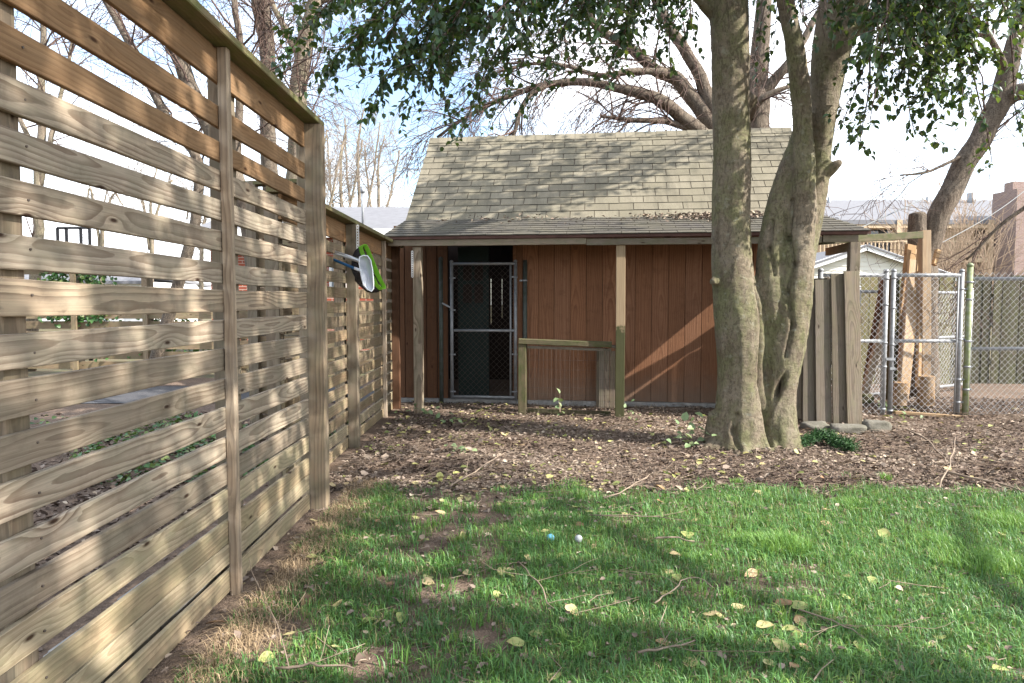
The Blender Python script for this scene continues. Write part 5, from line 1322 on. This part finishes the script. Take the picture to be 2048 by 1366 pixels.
# where grass grows: inside the lawn edge, thinner at the edge, in bare patches and by the fence
def grass_field(n):
    X, Y = [], []
    while len(X) < n:
        y = 1.9 + 3.4 * rg.random() ** 1.15; x = rg.uniform(-1.15, 1.2 + 0.78 * y)
        if abs(x) > 0.80 * y + 0.2: continue
        e = grass_edge(x) - y
        d = 0.52 + 1.0 * noise.noise(Vector((x * 1.3, y * 1.3, 20))) + 0.75 * noise.noise(Vector((x * 4, y * 4, 8)))
        if x < -0.88: d -= (-0.88 - x) * 2.6
        if e < 0.25: d -= (0.25 - e) * 2.6
        if x > 1.2: d += 0.25
        if (x + 0.42) ** 2 + (y - 2.42) ** 2 < 0.03: d -= 0.6
        if d + rg.uniform(-.35, .35) < 0.28: continue
        X.append(x); Y.append(y)
    return np.array(X), np.array(Y)
X, Y = grass_field(125000)
tall = np.array([noise.noise(Vector((x * 0.9, y * 0.9, 31))) for x, y in zip(X, Y)])
Lb = (0.040 + 0.022 * np.clip(tall + 0.2 + 0.25 * (X > 1.2), 0, 1)) * NR.uniform(0.6, 1.5, len(X))
tint = np.clip(NR.normal(0.42, 0.22, len(X)) + 0.15 * tall, 0, 0.88); dry = NR.random(len(X)) < 0.07; tint[dry] = NR.uniform(0.92, 1, dry.sum())
g = blades('grass', X, Y, Lb, 0.75, M['grass'], tint, 0.0018)
tag(g, 'short patchy green lawn grass strewn with leaves', 'grass', kind='stuff')
# coarser blades in clumps among the fine ones
q = 9000; cx_ = []
while len(cx_) < 420:
    y = 1.95 + 3.0 * rg.random() ** 1.1; x = rg.uniform(-0.95, 0.8 * y + .3)
    if y < grass_edge(x) - 0.05: cx_.append((x, y))
cx_ = np.array(cx_); ii = NR.integers(0, len(cx_), q); X, Y = cx_[ii, 0] + NR.normal(0, .028, q), cx_[ii, 1] + NR.normal(0, .028, q)
o = blades('coarse_grass', X, Y, NR.uniform(0.045, 0.095, q), 0.8, M['grass'], np.clip(NR.normal(0.5, 0.2, len(cx_))[ii] + NR.normal(0, .08, q), 0, .88), 0.0026)
tag(o, 'coarser grass clumps scattered through the lawn', kind='stuff')
# taller fresh tufts
tufts = [(1560, 1100, 0.17, 1500, 0.11), (1490, 1085, 0.12, 500, 0.08), (1960, 1130, 0.24, 1700, 0.10), (2020, 1050, 0.20, 1100, 0.09), (1880, 1090, 0.13, 800, 0.08), (1770, 962, 0.05, 160, 0.07), (1475, 972, 0.05, 160, 0.07), (745, 1010, 0.08, 350, 0.06), (1700, 1010, 0.12, 900, 0.06), (1400, 1120, 0.10, 500, 0.06), (1950, 905, 0.03, 40, 0.05)]
for k, (u, v, r, n, L) in enumerate(tufts):
    c = gnd(u, v); qa, qr = NR.uniform(0, 6.283, n), r * 0.95 * NR.random(n) ** 0.75; X, Y = c.x + qr * np.cos(qa), c.y + qr * np.sin(qa) * 0.8
    o = blades('grass_tuft', X, Y, L * NR.uniform(0.5, 1.1, n), 0.55, M['grass'], np.clip(NR.normal(0.72, 0.1, n), 0, 0.88), 0.0017)
    lb = ['bright tall grass tuft in the middle of the lawn', 'smaller bright tuft just left of the tall tuft', 'broad bright tuft by the right edge of the lawn', 'upper bright tuft at the right edge of the lawn', 'bright tuft between the middle and right tufts', 'tiny lone grass tuft on the mulch below the gate', 'tiny tuft at the lawn edge below the tree', 'thin tuft at the lawn edge near the corner post', 'grassy tuft at the lawn edge right of the tree', 'low bright tuft left of the middle tuft', 'tiny weed sprouting from the mulch at the far right'][k]
    tag(o, lb, 'grass tuft', 'fresh tufts in the lawn')
# dry thatch along the fence foot
n = 5200
Y = NR.uniform(2.1, 5.0, n); X = -1.13 + np.abs(NR.normal(0, 0.12, n)); k = X < -0.45
X, Y = X[k], Y[k]
o = blades('dry_thatch', X, Y, NR.uniform(0.03, 0.09, len(X)), 1.7, M['dry_grass'], NR.random(len(X)), 0.0013)
tag(o, 'straw-coloured dry grass along the fence foot', 'dry grass', kind='stuff')

# mulch chips and brown leaf flakes
def flakes(name, X, Y, size, mat, tint, lift, curl, label, kind='stuff', tiltm=0.5):
    n = len(X); Z = zgv(X, Y) + lift * NR.random(n) + 0.004
    a = NR.uniform(0, 2*np.pi, n); D = np.stack([np.cos(a), np.sin(a), NR.normal(0, 0.25, n)], 1)
    N = np.stack([NR.normal(0, tiltm, n), NR.normal(0, tiltm, n), np.ones(n)], 1)
    o = place(name, leaf_mesh(name, np.stack([X, Y, Z], 1), D, N, size, size * NR.uniform(0.35, 0.85, n), mat, tint))
    return tag(o, label, kind=kind)
def soil_pts(n, y0=4.3, y1=9.5, lawn=False, pw=1.0):
    X, Y = [], []
    while len(X) < n:
        y = y0 + (y1 - y0) * rg.random() ** pw; x = rg.uniform(-1.35, 0.78 * y + 0.4)
        if x > 7.5: continue
        e = y - grass_edge(x)
        if lawn: 
            if e > 0.05: continue
        elif e < -0.15 and rg.random() > 0.12: continue
        q = Vector((x, y, 0)) - SO
        if q.dot(SB) > -0.06 and q.dot(SA) < s_r + 0.1: continue
        X.append(x); Y.append(y)
    return np.array(X), np.array(Y)
M['mulch'] = tinted('mulch_and_dead_leaves', [(0.0, (0.05, 0.033, 0.026)), (0.35, (0.15, 0.112, 0.088)), (0.7, (0.25, 0.20, 0.16)), (0.92, (0.36, 0.28, 0.20)), (1.0, (0.45, 0.38, 0.29))], 0.85, 0, 0.15)
X, Y = soil_pts(52000, pw=1.3); n = len(X)
flakes('leaf_litter', X, Y, 0.011 + 0.034 * NR.random(n) ** 2, M['mulch'], np.clip(NR.normal(0.36, 0.22, n) + 0.55 * np.array([noise.noise(Vector((x * 0.9, y * 1.5, 44))) + .5 * noise.noise(Vector((x * 3, y * 4, 4))) for x, y in zip(X, Y)]), 0, 1), 0.022, 0, 'brown mulch of broken dead leaves over the soil')
X, Y = soil_pts(900, 4.5, 8.5); n = len(X); k = np.array([noise.noise(Vector((x * 1.1, y * 1.3, 61))) > rg.uniform(-.2, .3) for x, y in zip(X, Y)]); X, Y = X[k], Y[k]; n = len(X)
flakes('brown_leaf_drifts', X, Y, NR.uniform(0.045, 0.085, n), M['mulch'], np.clip(NR.normal(0.55, 0.2, n), 0, 1), 0.03, 0, 'larger dry brown leaves gathered in drifts on the mulch')
X, Y = soil_pts(3000, 2.0, 5.1, True); n = len(X)
flakes('lawn_litter', X, Y, 0.012 + 0.035 * NR.random(n) ** 2, M['mulch'], np.clip(NR.normal(0.55, 0.22, n), 0, 1), 0.03, 0, 'bits of dry leaf caught in the lawn')
M['fallen'] = tinted('fallen_yellow_green_leaf', [(0.0, (0.16, 0.19, 0.055)), (0.35, (0.30, 0.30, 0.10)), (0.65, (0.42, 0.37, 0.15)), (0.85, (0.44, 0.33, 0.17)), (1.0, (0.30, 0.17, 0.085))], 0.55, 0.15, 0.35)
X, Y = soil_pts(2300, 4.7, 9.0); n = len(X)
k = (NR.random(n) < np.where(X < 1.6, 1.0, 0.25)) & np.array([noise.noise(Vector((x * 1.4, y * 1.4, 15))) + 0.5 * noise.noise(Vector((x * 4, y * 4, 3))) > rg.uniform(-.25, .35) for x, y in zip(X, Y)]); X, Y = X[k], Y[k]; n = len(X)
flakes('small_fallen_leaves', X, Y, NR.uniform(0.03, 0.075, n), M['fallen'], np.clip(NR.normal(0.35, 0.25, n), 0, 1), 0.03, 0, 'yellow-green fallen leaves sprinkled over the mulch', tiltm=0.3)
# ivy beside the driveway
n = 3500
Y = NR.uniform(5.0, 8.0, n); X = -1.62 - np.abs(NR.normal(0, 1.6, n)) ; Z0 = 0
M['ivy'] = tinted('ivy_leaf', [(0.0, (0.02, 0.07, 0.02)), (0.7, (0.06, 0.15, 0.035)), (1.0, (0.20, 0.22, 0.07))], 0.4, 0.2, 0.4)
kk = np.array([noise.noise(Vector((x * 1.5, y * 1.5, 2))) > -0.1 for x, y in zip(X, Y)]); X, Y = X[kk], Y[kk]; n = len(X)
a = NR.uniform(0, 6.28, n)
tag(place('ground_ivy', leaf_mesh('ground_ivy', np.stack([X, Y, NR.uniform(-0.02, 0.05, n)], 1), np.stack([np.cos(a), np.sin(a), NR.normal(0, .3, n)], 1), np.stack([NR.normal(0, .4, n), NR.normal(0, .4, n), np.ones(n)], 1), NR.uniform(0.04, 0.07, n), NR.uniform(0.04, 0.06, n), M['ivy'], NR.random(n))), 'green ivy creeping over the mulch beyond the fence', kind='stuff')
n = 9000
Y = NR.uniform(1.2, 8.4, n); X = -1.50 - np.abs(NR.normal(0, 1.8, n)); a = NR.uniform(0, 6.28, n)
tag(place('leaf_litter', leaf_mesh('leaf_litter', np.stack([X, Y, NR.uniform(-0.03, 0.0, n)], 1), np.stack([np.cos(a), np.sin(a), NR.normal(0, .3, n)], 1), np.stack([NR.normal(0, .5, n), NR.normal(0, .5, n), np.ones(n)], 1), NR.uniform(0.03, 0.07, n), NR.uniform(0.02, 0.04, n), M['mulch'], np.clip(NR.normal(0.35, .2, n), 0, 1))), 'dark leaf mulch in the bed behind the fence', kind='stuff')
# ivy on the far fence
ivp = []
for (u, v, r, n) in ((110, 555, 30, 90), (185, 556, 35, 110), (180, 630, 55, 240), (110, 632, 25, 80), (330, 640, 60, 90), (350, 700, 90, 120), (200, 705, 60, 60)):
    for _ in range(n): ivp.append(at(u + rg.gauss(0, r * .5), v + rg.gauss(0, 9), 12.9 + rg.uniform(-.12, .02)))
n = len(ivp)
iv = place('ivy', leaf_mesh('ivy', [tuple(p) for p in ivp], NR.normal(0, 1, (n, 3)), np.stack([NR.normal(0, .5, n), -np.ones(n), NR.normal(0.4, .5, n)], 1), NR.uniform(.06, .10, n), NR.uniform(.06, .09, n), M['ivy'], NR.random(n)), ff)

# single leaves that can be picked out on the lawn and the mulch edge
def leaf_obj_mesh(i):
    rr2 = random.Random(500 + i); L, W = 1.0, rr2.uniform(0.62, 0.85); m2 = MB()
    n = 7; rows = []
    cup, roll = rr2.uniform(-0.25, 0.35), rr2.uniform(-0.3, 0.3)
    for j in range(n):
        f = j / (n - 1); w = W * 0.5 * (math.sin(math.pi * f ** 0.75)) ** 0.8 * (1 - 0.15 * f)
        zc = 0.25 * roll * (f - 0.5) ** 2 * 4 + 0.03
        rows.append([(f - .5, -w, zc + cup * w + rr2.uniform(-.02, .02)), (f - .5, 0, zc - 0.03), (f - .5, w, zc + cup * w + rr2.uniform(-.02, .02))])
    P = [p for r_ in rows for p in r_]
    m2.add(P, [(3*j+k, 3*j+k+1, 3*j+k+4, 3*j+k+3) for j in range(n-1) for k in range(2)], True)
    m2.tube([(-0.75, 0.03, 0.05), (-0.48, 0, 0.02)], 0.012, 3, False)
    return m2.mesh('fallen_leaf', M['single_leaf'])
t = NT('single_fallen_leaf'); r = t.rnd(); co = t.coord()
c = t.ramp(r, [(0.0, (0.20, 0.24, 0.075)), (0.3, (0.36, 0.37, 0.14)), (0.55, (0.46, 0.41, 0.20)), (0.8, (0.45, 0.33, 0.19)), (0.93, (0.27, 0.15, 0.085)), (1.0, (0.12, 0.08, 0.05))])
c = t.mix(t.ramp(t.noise(co, 4.0, 4), [(0.45, 0.0), (0.7, 0.6)]), c, (0.22, 0.15, 0.06))
M['single_leaf'] = t.done(c, 0.6, spec=0.3)
LM = [leaf_obj_mesh(i) for i in range(8)]
def drop_leaf(x, y, size, dz=0.022):
    Mx = Matrix.Translation((x, y, zg(x, y) + dz)) @ Matrix.Rotation(rg.uniform(0, 6.28), 4, 'Z') @ Matrix.Rotation(rg.gauss(0, .25), 4, 'X') @ Matrix.Rotation(rg.gauss(0, .25), 4, 'Y') @ Matrix.Diagonal((size, size, size, 1))
    return place('fallen_leaf', rg.choice(LM), None, Mx, yard)
spots = [(1375, 1078, .10), (1570, 1225, .085), (1600, 1228, .09), (1770, 1078, .085), (1505, 1240, .05), (1090, 1075, .05), (1130, 1045, .05), (1030, 1300, .08), (780, 1180, .06), (1160, 1060, .06), (830, 975, .06), (1245, 990, .09), (1270, 980, .08), (1320, 985, .09), (1700, 1265, .08), (1720, 1305, .07), (1560, 1310, .08), (1580, 1275, .07), (1420, 1240, .07), (1350, 1120, .06), (1530, 1270, .07), (1230, 975, .08), (1745, 1170, .06), (950, 1060, .06)]
for (u, v, s_) in spots: p = gnd(u, v); drop_leaf(p.x, p.y, s_, 0.03)
X, Y = soil_pts(165, 2.15, 5.1, True)
for x, y in zip(X, Y): drop_leaf(x, y, rg.uniform(0.035, 0.075))
X, Y = soil_pts(100, 4.8, 7.5)
for x, y in zip(X, Y): drop_leaf(x, y, rg.uniform(0.04, 0.075), 0.03)

# small twigs as a mass, larger fallen sticks singly
mb = MB()
X, Y = soil_pts(3600, 4.3, 9.0, pw=1.2); X2, Y2 = soil_pts(260, 2.2, 5.0, True)
for x, y in list(zip(X, Y)) + list(zip(X2, Y2)):
    a = rg.uniform(0, 6.28); L = rg.uniform(0.04, 0.16) if rg.random() < .8 else rg.uniform(.15, .4); p = Vector((x, y, zg(x, y) + rg.uniform(0.008, 0.035))); d = Vector((math.cos(a), math.sin(a), rg.gauss(0, .08)))
    b = d.cross(UZ) * rg.gauss(0, .12) * L
    mb.tube([p, p + d * L * .5 + b, p + d * L], [rg.uniform(.0015, .0036), .0021, .0012], 3, False)
tag(mb.build('twig_litter', M['stick']), 'thin dry twigs scattered over mulch and lawn', kind='stuff')
def stick(pts, r, label, forks=2, seed=0):
    rr2 = random.Random(seed); P = catmull([gnd(u, v) + UZ * (0.025 + h) for u, v, h in pts], 4)
    P = [p + Vector((rr2.gauss(0, .008), rr2.gauss(0, .008), 0)) for p in P]
    r *= 0.62; m2 = MB(); m2.tube(P, [r * (1 - 0.6 * i / len(P)) for i in range(len(P))], 6)
    for k in range(forks):
        i = rr2.randint(1, len(P) - 2); d = (P[i+1] - P[i]).normalized() + Vector((rr2.gauss(0, .7), rr2.gauss(0, .7), rr2.uniform(0, .5)))
        grow(m2, rr2, P[i], d, rr2.uniform(.12, .35), r * .5, 1, 0.02, .4, 2, 4, .15, .0012)
    tag(m2.build('fallen_stick', M['stick']), label, 'stick', 'fallen sticks on the ground')
stick([(1800, 862, .02), (1845, 890, .05), (1880, 925, .05), (1890, 935, .03)], .014, 'bent stick lying on the mulch below the yard gate', 3, 1)
stick([(1880, 955, .03), (1940, 970, .03), (1990, 980, .03), (2060, 1003, .03)], .017, 'thick long stick at the right edge where mulch meets lawn', 4, 2)
stick([(1880, 990, .02), (1900, 950, .1), (1910, 918, .16)], .010, 'stick poking up beside the thick long stick', 1, 3)
stick([(900, 985, .02), (960, 950, .03), (1010, 922, .05)], .011, 'pale straight stick across the lawn edge left of centre', 3, 4)
stick([(1040, 1140, .02), (1080, 1200, .03), (1105, 1238, .02)], .007, 'thin forked twig lying on the middle of the lawn', 3, 5)
stick([(1308, 1092, .02), (1350, 1096, .03), (1388, 1100, .02)], .010, 'short brown stick beside the pale curled leaf', 1, 6)
stick([(1310, 1228, .02), (1345, 1208, .04), (1390, 1190, .06), (1425, 1200, .03)], .006, 'thin arched twig on the lawn', 1, 7)
stick([(1600, 1245, .02), (1680, 1275, .03), (1725, 1300, .02)], .006, 'long thin twig lying across the right half of the lawn', 2, 8)
stick([(1280, 1330, .02), (1330, 1325, .03), (1390, 1305, .02)], .008, 'twig at the bottom of the lawn right of centre', 2, 9)
stick([(1210, 1010, .02), (1260, 1000, .06), (1300, 985, .1), (1330, 970, .05)], .008, 'leafy broken branch lying at the lawn edge', 6, 10)
stick([(1180, 1045, .02), (1280, 1050, .03), (1360, 1055, .02)], .006, 'thin straight twig below the leafy broken branch', 2, 11)
stick([(560, 1362, .02), (640, 1360, .03), (700, 1364, .02)], .009, 'pale stick at the bottom edge near the fence', 2, 12)
stick([(1060, 870, .02), (1130, 862, .03), (1185, 872, .02)], .007, 'thin stick on the mulch before the wire pen', 3, 13)
stick([(1215, 866, .02), (1250, 862, .04), (1290, 872, .02)], .009, 'pale stick on the mulch below the porch post', 2, 14)
# fresh leafy sprig by the trunk and other green bits
def sprig(u, v, n, r, size, label, name='leafy_sprig', up=0.10):
    c = gnd(u, v); P, D_, N_ = [], [], []
    for _ in range(n):
        q = Vector((rg.gauss(0, r), rg.gauss(0, r * .7), abs(rg.gauss(0, up)) + .02)); P.append(tuple(c + q)); D_.append((rg.gauss(0, 1), rg.gauss(-.3, .6), rg.gauss(.1, .4))); N_.append((rg.gauss(0, .5), rg.gauss(-.6, .4), 1))
    sz = np.array([size * rg.uniform(.7, 1.2) for _ in range(n)])
    root = empty(name, c, label=label, cat='sprig', group='green sprigs lying on the ground')
    place('leaves', leaf_mesh('leaves', P, np.array(D_), np.array(N_), sz, sz * .75, M['sprig_leaf'], NR.random(n)), root)
    m2 = MB()
    for p in P[::2]: m2.tube([c + UZ * .01, Vector(p).lerp(c, .4) + UZ * .02, Vector(p)], [.003, .002, .001], 3, False)
    m2.build('stem', M['stick'], root)
M['sprig_leaf'] = tinted('pale_green_leaf', [(0.0, (0.13, 0.20, 0.09)), (1.0, (0.27, 0.33, 0.16))], 0.5, 0.2, 0.4)
sprig(1385, 893, 22, .10, .085, 'pale green leafy sprig lying left of the tree foot')
sprig(1120, 832, 7, .05, .075, 'small leafy sprout by the foot of the wire pen')
sprig(1262, 842, 9, .06, .05, 'tiny green weed at the foot of the mossy porch post')
sprig(835, 832, 14, .12, .06, 'green weeds around the porch post by the fence corner', up=.05)
sprig(895, 848, 9, .08, .07, 'green leaves lying before the shed doorway', up=.04)
sprig(1766, 824, 10, .06, .06, 'small green vine sprout under the chain link gate post', up=.12)
sprig(1805, 838, 8, .08, .06, 'flat green leaves on the mulch below the yard gate', up=.03)
sprig(915, 905, 10, .1, .06, 'green leaf cluster on the mulch left of centre', up=.03)
# conifer cutting right of the trunk
c0 = gnd(1600, 897); c1 = gnd(1700, 905)
cc = empty('conifer_cutting', c0, label='dark green conifer cutting lying right of the big trunk', cat='cutting')
m2 = MB(); path = catmull([c0 + UZ * .05, gnd(1640, 885) + UZ * .07, gnd(1672, 897) + UZ * .06, c1 + UZ * .05], 6); m2.tube(path, .006, 5); m2.build('stem', M['stick'], cc)
n = 2600; X, Y, Zs, Ds = [], [], [], []
P = []
for _ in range(n):
    p = rg.choice(path) + Vector((rg.gauss(0, .03), rg.gauss(0, .035), rg.gauss(0.0, .022))); P.append(tuple(p))
M['needle'] = tinted('dark_conifer_needle', [(0.0, (0.012, 0.045, 0.015)), (1.0, (0.05, 0.12, 0.03))], 0.5)
place('needles', leaf_mesh('needles', P, NR.normal(0, 1, (n, 3)) + np.array([.8, 0, .1]), NR.normal(0, 1, (n, 3)), np.full(n, .045), np.full(n, .007), M['needle'], NR.random(n)), cc)
# two small balls in the grass
M['ball_blue'] = plain('pale_blue_plastic', (0.14, 0.42, 0.55), 0.5, 0, 0.2, 40, bump=0.3); M['ball_grey'] = plain('weathered_white_plastic', (0.42, 0.44, 0.45), 0.6, 0, 0.35, 40, bump=0.3)
for (u, v, mt, lb) in ((1101, 1091, 'ball_blue', 'small pale blue ball half sunk in the grass'), (1157, 1093, 'ball_grey', 'small dirty white ball half sunk in the grass')):
    bm = bmesh.new(); bmesh.ops.create_uvsphere(bm, u_segments=18, v_segments=12, radius=.021)
    for vv in bm.verts: vv.co *= 1 + 0.05 * math.sin(vv.co.x * 900) * math.sin(vv.co.z * 900)
    me = bpy.data.meshes.new('ball'); bm.to_mesh(me); bm.free(); me.materials.append(M[mt])
    for p_ in me.polygons: p_.use_smooth = True
    tag(place('ball', me, None, Matrix.Translation(gnd(u, v) + UZ * .042)), lb, 'ball')
# dead leaves caught at the porch roof's break
P = []
for _ in range(900):
    a = rg.gauss(sx(1440, -0.1), 0.42) if rg.random() < .8 else rg.uniform(e_l + .4, e_r - .6); tt = -0.05 - abs(rg.gauss(0, .16)); P.append(tuple(S(a, tt, zbk + 0.02 + (zbk - ze) / .95 * (tt + .03) + rg.uniform(0, .035))))
n = len(P); sz = NR.uniform(.03, .07, n)
o = place('roof_leaf_litter', leaf_mesh('roof_leaf_litter', P, NR.normal(0, 1, (n, 3)) * np.array([1, 1, .3]), NR.normal(0, .5, (n, 3)) + np.array([0, 0, 1.]), sz, sz * .45, M['mulch'], np.clip(NR.normal(.62, .2, n), 0, 1)))
tag(o, 'dry brown leaves and twigs piled on the porch roof', kind='stuff')
# tall thin weed stems
